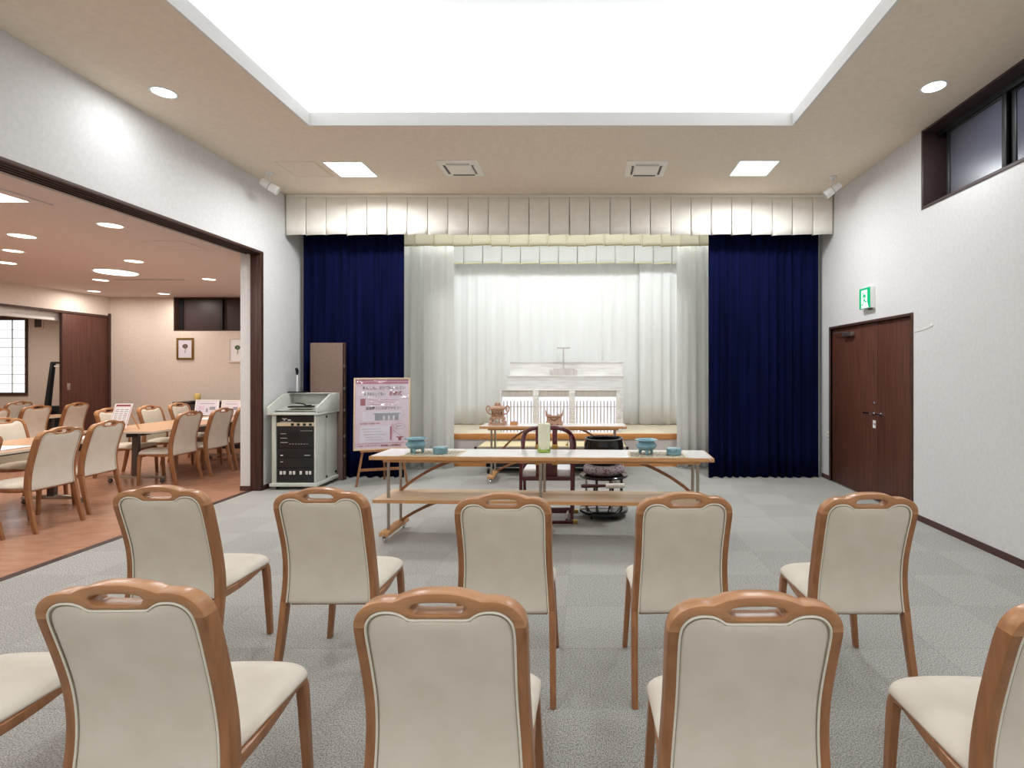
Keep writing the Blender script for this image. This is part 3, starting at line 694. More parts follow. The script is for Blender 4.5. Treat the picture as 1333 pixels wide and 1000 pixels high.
    path = [(p.x*.99, yb(ZA+p.y-.002)-.0235, ZA+p.y-.003) for p in If]
    obj('piping', B().tube(path, .0036, 6), 'pipe', pad)
    path = [(p.x*.968, yb(ZA+p.y-.002)-.0225, ZA+p.y-.0085) for p in If]
    obj('seam', B().tube(path, .0014, 5), 'groove', pad)
    # rear legs
    for s_ in (-1, 1):
        secs = []
        for z in (0, .004, .1, .2, .3, .402):
            f = z/.40; xc = s_*(.222-.0095*f); wx = .013+.0015*f; hy = .0165+(.023-.0165)*f
            if z == 0: wx -= .003; hy -= .003
            y = yb(z)
            secs.append([(xc-wx, y-hy, z), (xc+wx, y-hy, z), (xc+wx, y+hy, z), (xc-wx, y+hy, z)])
        obj('leg', B().loft(secs), 'wood', t, bevel=.003)
        # front leg with its rounded knee
        path = [(.19, .400), (.222, .401), (.243, .395), (.255, .381), (.2585, .36), (.260, .30), (.258, .15), (.256, .0)]
        secs = []
        for i, (y, z) in enumerate(path):
            a = path[max(i-1, 0)]; c = path[min(i+1, len(path)-1)]
            d = Vector((c[0]-a[0], c[1]-a[1])).normalized(); nrm = Vector((-d.y, d.x))
            th = .016 if i < 4 else .020-.006*(.38-z)/.38
            xc = s_*(.180+.028*(.40-z)/.40); wx = .0155-.003*(.40-z)/.4
            secs.append([(xc-wx, y-nrm.x*th, z-nrm.y*th), (xc+wx, y-nrm.x*th, z-nrm.y*th), (xc+wx, y+nrm.x*th, z+nrm.y*th), (xc-wx, y+nrm.x*th, z+nrm.y*th)])
        obj('leg', B().loft(secs), 'wood', t, bevel=.003)
        secs = []
        for k in range(9):
            f = k/8; y = -.165+.357*f; z = .400-.012*math.sin(PI*f)-.004*(1-f); xc = s_*(.204-.024*f)
            secs.append([(xc-.0125, y, z-.0165), (xc+.0145, y, z-.0165), (xc+.0145, y, z+.0165), (xc-.0125, y, z+.0165)])
        obj('seat_rail', B().loft(secs), 'wood', t, bevel=.003)
    obj('apron', B().box(-.17, .17, .215, .24, .365, .405), 'wood', t, bevel=.003)
    obj('apron', B().box(-.19, .19, -.165, -.145, .372, .405), 'wood', t, bevel=.003)
    # seat pad
    b = B(); nx, ny = 20, 22; top, bot = {}, {}
    for i in range(nx+1):
        for j in range(ny+1):
            tt = -1+2*i/nx; tt = math.sin(tt*PI/2)
            s_ = math.sin((j/ny-.5)*PI)*.5+.5
            y = -.158+.448*s_
            hwx = .196 + .012*s_ - .03*max(0, (s_-.9)/.1)**2 - .02*max(0, (.08-s_)/.08)**2
            if s_ > .9: y -= .018*(abs(tt)**4)*((s_-.9)/.1)
            x = tt*hwx
            e = ((1-abs(tt)**7)*(1-abs(2*s_-1)**16)); e = max(e, 0)**.5
            zt = .412+.036*e+.010*(1-tt*tt)*e - .012*math.sin(PI*s_)*(1-abs(tt))*0
            zt -= .006*math.sin(PI*min(1, s_*1.1))  # dip along the middle, nose raised
            if s_ > .93: zt -= .0
            edge = i in (0, nx) or j in (0, ny)
            top[i, j] = b.bm.verts.new((x, y, zt if not edge else .412))
            bot[i, j] = top[i, j] if edge else b.bm.verts.new((x*.985, y, .402 if s_ < .93 else .398))
    for i in range(nx):
        for j in range(ny):
            b.bm.faces.new([top[i, j], top[i+1, j], top[i+1, j+1], top[i, j+1]])
            f4 = [bot[i, j], bot[i, j+1], bot[i+1, j+1], bot[i+1, j]]
            if len(set(f4)) == 4 and set(f4) != {top[i, j], top[i+1, j], top[i+1, j+1], top[i, j+1]}: b.bm.faces.new(f4)
    obj('seat', b, 'cream', t, angle=180)
    return t
proto = make_chair('stacking_chair', 'x')
G1 = 'cream chairs in rows facing the altar'
spec = [  # x, y, rot(deg), label
 (-2.01, 2.70, 1.5, 'cream chair at the left end of the farther row, nearest the dining room opening'),
 (-1.235, 2.66, .5, 'cream chair in the farther row, second from the left, in front of the equipment cabinet'),
 (-.375, 2.56, 0, 'cream chair in the middle of the farther row, in front of the maroon armchair'),
 (.42, 2.57, 2.5, 'cream chair in the farther row in front of the right end of the altar table'),
 (1.245, 2.56, 0, 'cream chair at the right end of the farther row, nearest the brown double door'),
 (-1.20, 1.60, 1.0, 'large near cream chair at lower left, its seat showing right of its back'),
 (-.365, 1.55, 0, 'large near cream chair at bottom centre-left, directly before the middle chair'),
 (.408, 1.53, 0, 'large near cream chair at bottom centre-right'),
 (1.225, 1.51, 0, 'near cream chair cut off by the right edge of the photo'),
 (-2.02, 1.66, 1.0, 'near cream chair of which only the seat shows at the left edge')]
for i, (x, y, a, lb) in enumerate(spec):
    if i == 0:
        proto.location = (x, y, 0); proto.rotation_euler = (0, 0, R(a)); tag(proto, lb, 'chair', G1)
    else: copy_tree(proto, (x, y, 0), R(a), lb, G1)
G2 = 'cream chairs at the dining tables'
dining = [
 (-5.30, 4.97, 90, 'nearest dining chair seen from behind at the left, pushed up to the near table'),
 (-5.42, 4.36, 90, 'dining chair cut off by the left edge, leg only in view beside the near table'),
 (-5.45, 5.60, 94, 'dining chair at the far end of the near table, left of the gap between tables'),
 (-5.58, 6.95, 90, 'first dining chair on the near side of the far table, seen from behind'),
 (-5.53, 7.50, 90, 'second dining chair on the near side of the far table'),
 (-5.55, 8.05, 92, 'third dining chair on the near side of the far table, partly behind the white wall'),
 (-6.60, 7.44, -90, 'dining chair across the far table behind the tilted menu card'),
 (-6.52, 8.03, -90, 'dining chair across the far table, second from the menu card'),
 (-6.58, 8.69, -88, 'dining chair across the far table nearest the black side cabinet'),
 (-6.42, 5.93, -90, 'dining chair facing the viewer across the near table at the left edge'),
 (-6.42, 5.15, -90, 'dining chair across the near table outside the left edge'),
 (-8.85, 8.72, 95, 'dining chair at the third table just in front of the brown sliding door'),
 (-8.85, 8.10, 90, 'dining chair at the third table left of the one by the sliding door'),
 (-8.85, 7.50, 90, 'dining chair at the third table, cut by the left edge of the photo'),
 (-10.2, 9.08, 90, 'dining chair in the side room below the daylit window')]
for x, y, a, lb in dining: copy_tree(proto, (x, y, 0), R(a), lb, G2)

# ================================================================== WHEELED ALTAR TABLES
def altar_table(label, loc, rz, L, W, legs, tb=(1.34, .62)):
    t = thing('altar_table', label, 'table', loc, rz)
    h = L/2; d = W/2
    tp = obj('table_top', B().box(-h, h, -d, d, .721, .753), 'edge', t, bevel=.002)
    obj('laminate', B().box(-h+.012, h-.012, -d+.012, d-.012, .7535, .7555), 'lam', tp)
    obj('sub_frame', B().box(-h+.11, h-.11, -d+.03, d-.03, .697, .721), 'edge', t, bevel=.002)
    for s_ in (-1, 1):
        obj('bolt_cap', B().lathe([(.008, 0), (.008, .003), (.004, .005)], 12).xf(Matrix.Rotation(PI/2, 4, 'X')).move((s_*(h-.035), -d, .737)), 'chrome', tp)
    if len(legs) >= 3:
        sh = obj('shelf', B().box(-h+.03, h-.03, -d+.01, d-.02, .346, .374), 'lam_wood', t, bevel=.002)
        obj('shelf_edge', B().box(-h+.03, h-.03, -d+.006, -d+.0101, .346, .374), 'edge', sh)
        for s_ in (-1, 1):
            obj('bolt_cap', B().lathe([(.007, 0), (.007, .003), (.004, .005)], 12).xf(Matrix.Rotation(PI/2, 4, 'X')).move((s_*(h-.065), -d+.006, .363)), 'chrome', sh)
    for x in legs:
        for y in (-.135, .135): obj('leg', B().tube([(x+y*0-.0, y, .09), (x, y, .70)], .0135, 14), 'steel', t)
        f = obj('foot_bar', B().box(x-.04, x+.04, -.24, .24, .062, .094), 'edge', t, bevel=.003)
        for y in (-.21, .21):
            c = obj('castor', B().lathe([(.022, -.011), (.027, -.006), (.027, .006), (.022, .011)], 16).xf(Matrix.Rotation(PI/2, 4, 'Y')).move((x, y+.008, .027)), 'chrome', f)
            obj('castor_fork', B().box(x-.018, x-.013, y-.012, y+.024, .022, .058).box(x+.013, x+.018, y-.012, y+.024, .022, .058).box(x-.018, x+.018, y-.012, y+.024, .056, .062), 'chrome', f)
        obj('bolt_cap', B().lathe([(.008, 0), (.008, .003), (.004, .005)], 12).xf(Matrix.Rotation(PI/2, 4, 'X')).move((x, -.24, .078)), 'chrome', f)
    def arc(x0, z0, x1, z1, n=12):
        out = []
        for k in range(n+1):
            a = k/n*PI/2*.92
            out.append((x0+(x1-x0)*(1-math.cos(a))/(1-math.cos(PI/2*.92)) if False else x0+(x1-x0)*(k/n), z0+(z1-z0)*math.sin(PI/2*(k/n)**.9)))
        return out
    for s_ in (-1, 1):
        x0 = s_*tb[0]; x1 = s_*tb[1]
        if len(legs) >= 3:
            obj('curved_brace', B().ribbon(arc(x0, .385, x1, .690), .035, .026).move((0, .135, 0)), 'wood', t, bevel=.002)
            obj('curved_brace', B().ribbon(arc(x0, .098, x1, .345), .035, .026).move((0, .135, 0)), 'wood', t, bevel=.002)
        else:
            obj('curved_brace', B().ribbon(arc(x0, .30, x1, .690), .035, .026).move((0, .135, 0)), 'wood', t, bevel=.002)
            obj('curved_brace', B().ribbon(arc(x0, .098, x1, .26), .035, .026).move((0, .135, 0)), 'wood', t, bevel=.002)
    return t
FT = (-.405, 4.665, 0); FR = R(-2.3)
altar_table('long two-tier wheeled altar table in front of the stage', FT, FR, 2.97, .45, (-1.35, 0, 1.36))
BT = (-.46, 7.10, 0)
altar_table('shorter wheeled altar table against the stage, carrying carved wooden pieces', BT, 0, 1.96, .42, (-.83, .83), (.80, .25))
def onft(lx, ly, z=.7557):
    p = Matrix.Rotation(FR, 3, 'Z') @ Vector((lx, ly, 0)); return (FT[0]+p.x, FT[1]+p.y, z)

# items on the front table
def burner(loc, label):
    t = thing('incense_burner', label, 'incense burner', loc)
    obj('bowl', B().lathe([(.02, .034), (.055, .036), (.082, .052), (.092, .072), (.088, .090), (.072, .102), (.068, .110), (.076, .118), (.098, .122), (.100, .129), (.094, .131), (.070, .122), (.062, .10), (.05, .06), (.0, .055)], 36), 'celadon', t)
    for k in range(3):
        a = k*2*PI/3+PI/2+PI
        x, y = .055*math.cos(a), .055*math.sin(a)
        obj('foot', B().tube([(x*.85, y*.85, .052), (x*1.0, y*1.0, .035), (x*1.12, y*1.12, .015), (x*1.08, y*1.08, 0)], [.020, .018, .012, .010], 12), 'celadon', t)
    obj('ash', B().lathe([(.064, .100), (.001, .103)], 24), 'grey2', t)
    return t
def inbox(loc, label):
    t = thing('incense_box', label, 'box', loc)
    obj('box_body', B().lathe([(.056, 0), (.064, .004), (.065, .032), (.063, .033)], 32), 'celadon', t)
    obj('lid', B().lathe([(.0655, .034), (.0665, .038), (.0665, .054), (.062, .060), (.03, .0615), (.001, .062)], 32), 'celadon', t)
def altmat(loc, rz, label, w_=.50):
    t = thing('brocade_mat', label, 'mat', loc, rz)
    obj('border', B().box(-w_/2, w_/2, -.16, .16, 0, .0025), 'beige_metal', t)
    obj('weave', B().box(-w_/2+.02, w_/2-.02, -.14, .14, .0025, .0035), 'mat_tray', t)
altmat(onft(-.965, -.055), FR, 'brocade mat under the left incense burner')
altmat(onft(1.015, -.055), FR, 'brocade mat under the right incense burner')
burner(onft(-1.135, -.045, .7595), 'celadon incense burner at the left end of the long table')
inbox(onft(-.905, -.075, .7595), 'low round celadon box right of the left burner')
burner(onft(.925, -.04, .7595), 'celadon incense burner towards the right end of the long table')
inbox(onft(1.165, -.065, .7595), 'low round celadon box right of the right burner')
t = thing('pillar_candle', 'tall pale green pillar candle in the middle of the long altar table', 'candle', onft(.008, .05))
obj('wax', B().lathe([(.05, .012), (.054, .02), (.055, .255), (.050, .262), (.030, .258), (.001, .255)], 36), 'candle', t)
gb = B().lathe([(.052, 0), (.060, .004), (.060, .014), (.0555, .030), (.0553, .03)], 36); obj('glass_base', gb, 'greenglass', t)
for k in range(14):
    a = k*2*PI/14+.1*random.random(); hgt = .02+.05*random.random()
    obj('petal_relief', B().tube([(.0555*math.cos(a), .0555*math.sin(a), .012), (.0563*math.cos(a+.09), .0563*math.sin(a+.09), .012+hgt)], [.004, .0015], 6), 'greenglass', t)
obj('wick', B().tube([(0, 0, .25), (.002, 0, .27)], .0015, 6), 'black', t)

# items on the back table
bx = BT[0]
t = thing('carved_incense_burner', 'carved wooden incense burner with two curled handles at left of the rear table', 'incense burner', (-1.223, 7.06, .7557))
obj('base_slab', B().box(-.118, .118, -.07, .07, 0, .022), 'raw', t, bevel=.004)
for x in (-.085, .085):
    for y in (-.045, .045): obj('foot', B().tube([(x*1.15, y, .02), (x*1.12, y, .04), (x*.8, y, .055), (x*1.05, y, .085)], [.018, .016, .013, .018], 8), 'raw', t)
obj('foot', B().box(-.035, -.02, -.05, -.03, .02, .085).box(.02, .035, -.05, -.03, .02, .085), 'raw', t)
obj('middle_slab', B().box(-.10, .10, -.06, .06, .085, .108), 'raw', t, bevel=.006)
obj('body', B().loft([[(-a, -c, z), (a, -c, z), (a, c, z), (-a, c, z)] for a, c, z in ((.075, .05, .108), (.082, .055, .13), (.075, .05, .16), (.08, .055, .20), (.088, .06, .215))]), 'raw', t, bevel=.004)
obj('carved_relief', B().tube([(-.03, -.062, .125), (-.035, -.062, .15), (-.015, -.062, .172), (.015, -.062, .172), (.035, -.062, .15), (.03, -.062, .125)], .005, 6).box(-.07, -.055, -.060, -.05, .14, .18).box(.055, .07, -.060, -.05, .14, .18), 'rawd', t)
obj('lid', B().loft([[(-a, -c, z), (a, -c, z), (a, c, z), (-a, c, z)] for a, c, z in ((.105, .07, .215), (.108, .072, .228), (.085, .06, .25), (.06, .045, .258))]), 'raw', t, bevel=.003)
obj('lid_knob', B().box(-.04, .04, -.02, .02, .258, .285).lathe([(.012, 0), (.02, .012), (.008, .022)], 12, (-.02, 0, .282)).lathe([(.012, 0), (.018, .010), (.006, .02)], 12, (.02, 0, .282)), 'raw', t, bevel=.003)
for s_ in (-1, 1):
    pts = [(s_*.078, 0, .14), (s_*.12, 0, .155), (s_*.15, 0, .19), (s_*.155, 0, .235), (s_*.135, 0, .262), (s_*.112, 0, .25), (s_*.108, 0, .225), (s_*.12, 0, .20), (s_*.11, 0, .18)]
    q = [Vector(p) for p in pts]; out = []
    for i in range(len(q)-1):
        for k in range(3): out.append(q[i].lerp(q[i+1], k/3))
    obj('handle', B().tube(out, .009, 8), 'raw', t)
t = thing('wooden_box', 'tiny plain wooden box between the carved burner and the carved stand', 'box', (-1.0, 7.06, .7557))
obj('box_body', B().box(-.05, .05, -.035, .035, 0, .036), 'nosing', t, bevel=.002)
obj('lid', B().box(-.053, .053, -.038, .038, .036, .046).box(-.008, .008, -.006, .006, .046, .058), 'raw', t, bevel=.002)
t = thing('carved_stand', 'carved wooden rest with two upright horns in the middle of the rear table', 'stand', (-.454, 7.06, .7557))
pl = [(-.118, 0), (.118, 0), (.112, .045), (.098, .05), (.098, .11), (.116, .125), (.118, .215), (.106, .17), (.095, .145), (.07, .135), (.045, .14), (.03, .125), (-.03, .125), (-.045, .14), (-.07, .135), (-.095, .145), (-.106, .17), (-.118, .215), (-.116, .125), (-.098, .11), (-.098, .05), (-.112, .045)]
obj('front_board', B().prism(pl, 'y', -.05, -.03), 'raw', t, bevel=.002)
obj('rear_board', B().prism(pl, 'y', .03, .05), 'raw', t, bevel=.002)
obj('body', B().box(-.098, .098, -.03, .03, 0, .115), 'raw', t, bevel=.002)
obj('carved_relief', B().tube([(-.05, -.052, .10), (-.03, -.052, .075), (0, -.052, .062), (.03, -.052, .075), (.05, -.052, .10)], .006, 6).box(-.045, -.015, -.0515, -.05, .008, .02).box(.03, .065, -.0515, -.05, .008, .02).box(-.09, .09, -.053, -.05, .106, .112), 'rawd', t)
for s_ in (-1, 1): obj('scroll', B().lathe([(.004, -.012), (.014, -.008), (.014, .008), (.004, .012)], 12).move((s_*.055, -.0, .142)), 'grey', t)

# ================================================================== ALTAR ON THE STAGE
t = thing('tiered_altar', 'white wood-grain altar with two high steps on the stage', 'altar', (-.37, 8.5, .511))
for (x0, x1, y0, y1, z) in ((-.96, .955, .05, .35, .90), (-.95, .97, .35, .68, 1.14)):
    obj('front_board', B().box(x0, x1, y0, y0+.02, 0, z-.02), 'whitewood', t)
    obj('step_top', B().box(x0-.006, x1+.006, y0-.01, y1, z-.02, z), 'whitewood', t, bevel=.002)
    obj('side_board', B().box(x0, x0+.02, y0+.02, y1, 0, z-.02), 'whitewood', t)
    obj('side_board', B().box(x1-.02, x1, y0+.02, y1, 0, z-.02), 'whitewood', t)
t = thing('tablet_stand', 'small white T-shaped stand on a block on the middle of the altar', 'stand', (-.405, 8.70, 1.4115))
obj('block', B().box(-.225, .225, -.09, .09, 0, .095), 'lattice', t, bevel=.003)
obj('base_plate', B().box(-.17, .19, -.05, .05, .095, .112), 'tgrey', t, bevel=.003)
obj('stem', B().box(-.012, .012, -.012, .012, .112, .45), 'tgrey', t, bevel=.002)
obj('top_bar', B().box(-.11, .11, -.018, .018, .45, .47), 'tgrey', t, bevel=.002)
t = thing('altar_fence', 'low white lattice fence with glowing panels in front of the altar', 'fence', (0, 8.3, .511))
Zt = .675
obj('top_rail', B().box(-1.40, .53, -.03, .03, Zt-.012, Zt), 'white', t, bevel=.002)
for a, c in ((-1.36, -.875), (-.775, -.30), (-.20, .455)):
    fb = obj('frieze_board', B().box(a, c, -.012, .012, .565, .662), 'lattice', t)
posts = [(-1.385, .035), (-.826, .095), (-.25, .095), (.485, .06)]
for px_, pw in posts:
    p = obj('post', B().box(px_-pw/2, px_+pw/2, -.028, .024, 0, .663), 'whitewood', t, bevel=.003)
    if pw > .05:
        for z in (.06, .18, .30, .42, .54):
            obj('carved_boss', B().lathe([(.018, -.004), (.012, .006), (.004, .010)], 10).xf(Matrix.Rotation(PI/2, 4, 'X')).move((px_+(.012 if int(z*100) % 24 else -.012), -.028, z)), 'white', p)
for a, c, n in ((-1.367, -.875, 9), (-.777, -.30, 9), (-.20, .453, 12)):
    obj('glow_panel', B().box(a, c, .016, .022, 0, .565), 'glow_fence', t)
    for z in (.405, .125): obj('cross_rail', B().box(a, c, -.020, -.010, z-.007, z+.007), 'lattice', t)
    for k in range(n):
        x = a+(c-a)*(k+.5)/n
        obj('slat', B().box(x-.0105, x+.0105, -.012, -.0, 0, .50), 'lattice', t)
obj('end_bracket', B().box(.515, .535, -.02, .2, 0, .55), 'whitewood', t)

# low trolley below the stage front
t = thing('low_trolley', 'low trolley with pale yellow boards and metal edge between rear table and stage', 'trolley', (-.52, 7.72, 0))
for k in range(5): obj('deck_board', B().box(-1.05+.424*k, -1.05+.424*k+.42, -.25, .28, .385, .405), 'yellow', t, bevel=.002)
obj('metal_edge', B().box(-1.08, 1.08, -.27, -.25, .365, .395).box(-1.08, -1.05, -.25, .3, .365, .395).box(1.07, 1.10, -.25, .3, .365, .395), 'steel', t, bevel=.003)
obj('rail', B().box(-1.0, 1.0, -.24, -.21, .325, .365), 'nosing', t)
for k in range(4):
    x = -.66+.44*k
    obj('cleat', B().obox((x, .0, .412), (.016, .30, .012)), 'steel', t)
    obj('cleat_end', B().box(x-.016, x+.016, -.20, -.16, .405, .43), 'goldm', t)
for x in (-.92, .92):
    for y in (-.2, .2):
        obj('leg', B().box(x-.02, x+.02, y-.02, y+.02, .08, .365), 'steel', t)
        obj('castor', B().lathe([(.035, -.012), (.04, -.006), (.04, .006), (.035, .012)], 16).xf(Matrix.Rotation(PI/2, 4, 'Y')).move((x, y, .04)), 'black', t)
obj('lower_tray', B().box(-.95, .95, -.22, .24, .10, .16), 'black', t, bevel=.004)
for x in (-1.09, 1.09): obj('bumper', B().lathe([(.02, -.02), (.02, .02)], 12).move((x, -.26, .38)), 'black', t)

# ================================================================== MAROON PRIEST CHAIR
t = thing('priest_chair', 'maroon lacquered armchair with round top rail behind the long altar table', 'chair', (-.405, 5.08, 0))
pts = []
for k in range(25):
    a = -PI*.5+PI*k/24           # horseshoe: back at centre, arms running forward and down
    x = .268*math.sin(a); f = 1-math.cos(a)
    pts.append((x, .02+.34*f*.9, .935-.02*f-.20*(f**1.5)))
obj('arm_rail', B().tube(pts, .021, 12), 'maroon', t)
for s_ in (-1, 1):
    sl = obj('back_slat', B().loft([[(s_*.082-.024, y-.008, z), (s_*.082+.024, y-.008, z), (s_*.082+.024, y+.008, z), (s_*.082-.024, y+.008, z)] for y, z in ((.04, .44), (.045, .6), (.035, .75), (.022, .915))]), 'maroon', t, bevel=.003)
    obj('gold_fitting', B().box(s_*.082-.028, s_*.082+.028, .020, .056, .70, .77), 'goldm', sl, bevel=.004)
    obj('gold_fitting', B().box(s_*.082-.028, s_*.082+.028, .025, .06, .565, .595), 'goldm', sl, bevel=.004)
    obj('front_post', B().tube([(s_*.267, .33, .712), (s_*.257, .35, .45), (s_*.25, .36, .04)], .017, 10), 'maroon', t)
    obj('rear_post', B().tube([(s_*.232, .165, .85), (s_*.250, .075, .64), (s_*.252, .03, .45), (s_*.25, .0, .04)], .017, 10), 'maroon', t)
    obj('side_rail', B().box(s_*.25-.013, s_*.25+.013, .02, .36, .415, .455), 'maroon', t, bevel=.003)
    obj('foot_strut', B().box(s_*.20-.013, s_*.20+.013, 0, .38, .02, .045), 'maroon', t, bevel=.003)
obj('splat', B().box(-.058, .058, .034, .05, .455, .60), 'maroon', t, bevel=.003)
obj('seat_frame', B().box(-.25, .25, .015, .04, .415, .455).box(-.25, .25, .35, .375, .415, .455), 'maroon', t, bevel=.003)
obj('seat_cushion', B().box(-.235, .235, .055, .345, .43, .52), 'paper', t, bevel=.02, seg=3)
for y in (0, .38):
    fb = obj('foot_bar', B().box(-.265, .265, y-.015, y+.015, .0, .032), 'maroon', t, bevel=.003)
    for s_ in (-1, 1): obj('gold_tip', B().box(s_*.285-.022, s_*.285+.022, y-.019, y+.019, 0, .037), 'goldm', fb, bevel=.004)
obj('cross_rail', B().box(-.25, .25, -.01, .014, .13, .155), 'maroon', t, bevel=.003)

# ================================================================== GONG BOWL AND STAND
GX, GY = .166, 5.36
t = thing('gong_stand', 'round two-tier black stand on wheels carrying the bowl gong', 'stand', (GX, GY, 0))
bd = obj('base_disc', B().lathe([(.235, .05), (.25, .055), (.25, .078), (.24, .084), (.001, .084)], 48), 'blackg', t)
for k in range(4):
    a = k*PI/2+PI/4; obj('castor', B().lathe([(.02, -.01), (.025, -.005), (.025, .005), (.02, .01)], 12).xf(Matrix.Rotation(PI/2, 4, 'Y')).move((.18*math.cos(a), .18*math.sin(a), .025)), 'black', bd)
    obj('castor_fork', B().box(-.014, .014, -.012, .012, .03, .052).move((.18*math.cos(a), .18*math.sin(a), 0)), 'steel', bd)
for k in range(8):
    a = k*PI/4+PI/8; obj('post', B().tube([(.195*math.cos(a), .195*math.sin(a), .084), (.195*math.cos(a), .195*math.sin(a), .405)], .012, 10), 'dgrey' if k % 2 else 'steel', t)
obj('top_disc', B().lathe([(.24, .405), (.25, .41), (.25, .428), (.245, .432), (.001, .432)], 48), 'blackg', t)
obj('striker_shelf', B().box(-.13, .11, -.30, -.20, .27, .30).box(-.11, -.09, -.27, -.25, .30, .345).box(.07, .09, -.27, -.25, .30, .345), 'black', t, bevel=.003)
t = thing('gong_cushion', 'ring-shaped patterned brocade cushion under the black bowl gong', 'cushion', (GX, GY, .4325))
n1 = 48; secs = []
for k in range(n1):
    a = 2*PI*k/n1; rr = .062+.003*math.sin(k*1.7)
    secs.append([((.152+rr*math.cos(b_))*math.cos(a), (.152+rr*math.cos(b_))*math.sin(a), .052+.052*math.sin(b_)) for b_ in [2*PI*q/14 for q in range(14)]])
obj('cushion_ring', B().loft(secs, close=True), 'brocade', t)
t = thing('bowl_gong', 'large black metal bowl gong behind the long altar table', 'gong', (GX, GY, .515))
obj('bowl', B().lathe([(.06, 0), (.13, .02), (.18, .07), (.20, .13), (.205, .18), (.202, .23), (.192, .275), (.194, .288), (.186, .29), (.178, .275), (.187, .23), (.19, .18), (.185, .12), (.15, .06), (.05, .03), (.001, .03)], 56), 'blackg', t)
obj('rim_band', B().tube([(.193*math.cos(2*PI*k/56), .193*math.sin(2*PI*k/56), .284) for k in range(56)], .006, 8, close=True), 'dgrey', t)
t = thing('gong_striker', 'padded gong striker with dark red handle lying across the gong stand', 'striker', (GX-.01, 5.088, .366), R(2))
obj('handle', B().tube([(-.22, 0, .0), (-.19, 0, .0), (.04, 0, .0)], [.016, .019, .013], 12), 'maroon', t)
obj('padded_head', B().tube([(.02, 0, 0), (.025, 0, 0), (.20, 0, 0), (.205, 0, 0)], [.015, .024, .024, .018], 16), 'valance', t)

# ================================================================== EASEL AND POSTER
t = thing('easel', 'light wooden easel holding the pink poster beside the cabinet', 'easel', (-2.68, 6.78, 0), R(17))
obj('leg', B().loft([[(x-.014, y-.01, z), (x+.014, y-.01, z), (x+.014, y+.01, z), (x-.014, y+.01, z)] for x, y, z in ((-.31, -.04, 0), (-.10, .04, 1.3))]), 'wood', t, bevel=.002)
obj('leg', B().loft([[(x-.014, y-.01, z), (x+.014, y-.01, z), (x+.014, y+.01, z), (x-.014, y+.01, z)] for x, y, z in ((.31, -.04, 0), (.10, .04, 1.3))]), 'wood', t, bevel=.002)
obj('leg', B().loft([[(x-.014, y-.01, z), (x+.014, y-.01, z), (x+.014, y+.01, z), (x-.014, y+.01, z)] for x, y, z in ((0, .36, 0), (0, .06, 1.3))]), 'wood', t, bevel=.002)
obj('cross_bar', B().box(-.275, .275, -.034, -.012, .195, .23), 'wood', t, bevel=.002)
obj('rest', B().box(-.26, .26, -.075, .03, .445, .465), 'wood', t, bevel=.002)
p = thing('poster', 'pink framed funeral poster with Japanese writing on the easel', 'poster', (-2.672, 6.752, .466), R(17))
p.rotation_euler = (R(-4), 0, R(17))
W_, H_ = .345, .935
obj('poster_frame', B().box(-W_, W_, -.02, .004, 0, .018).box(-W_, W_, -.02, .004, H_-.018, H_).box(-W_, -W_+.018, -.02, .004, .018, H_-.018).box(W_-.018, W_, -.02, .004, .018, H_-.018), 'lam_wood', p, bevel=.002)
sh = obj('poster_sheet', B().box(-W_+.018, W_-.018, -.010, -.004, .018, H_-.018), 'pink', p)
def flat(nm, x0, x1, z0, z1, m, lay=1): obj(nm, B().box(x0, x1, -.010-.0012*lay, -.010, z0, z1), m, sh)
flat('top_band', -.32, .32, .855, .912, 'rose'); flat('top_line', -.32, .32, .885, .889, 'pinkp', 2)
flat('title_ground', -.24, .05, .70, .755, 'pinkp'); flat('seal', -.265, -.205, .575, .665, 'crimson')
flat('photo_ground', -.24, .24, .375, .50, 'pinkp'); flat('building_print', -.09, .20, .38, .47, 'inkg', 2); flat('roof_print', -.11, .22, .462, .474, 'inkg', 3)
for k in range(3): flat('building_door', .01+.06*k, .03+.06*k, .385, .44, 'pinkp', 3)
flat('form_ground', -.27, .10, .10, .31, 'pinkp'); flat('stripe', .095, .115, .12, .30, 'rose', 2); flat('divider', .125, .128, .10, .34, 'rose', 2)
flat('bottom_line', -.32, .32, .082, .087, 'rose')
for k in range(3): flat('small_print', -.19, .20-.05*k, .645-.028*k, .649-.028*k, 'rose')
for k in range(5): flat('small_print', -.24+.01*k, -.02+.03*(k % 3), .27-.035*k, .274-.035*k, 'inkg', 2)
el = [(.21+.075*math.cos(2*PI*k/24), .30+.035*math.sin(2*PI*k/24)) for k in range(24)]
obj('oval_outline', B().prism(el, 'y', -.0112, -.010), 'rose', sh)
obj('oval_fill', B().prism([(.21+.07*math.cos(2*PI*k/24), .30+.030*math.sin(2*PI*k/24)) for k in range(24)], 'y', -.0122, -.010), 'pinkp', sh)
obj('table_print', B().prism([(.17, .165), (.26, .165), (.255, .155), (.235, .15), (.23, .115), (.20, .115), (.195, .15), (.17, .155)], 'y', -.0125, -.010), 'crimson', sh)
obj('branch_print', B().tube([(.14, -.0112, .25), (.18, -.0112, .21), (.21, -.0112, .19), (.23, -.0112, .17)], .0022, 5), 'ink', sh)
b = B(); nxx, nzz = 36, 130; rr_ = random.Random(5); fv = []
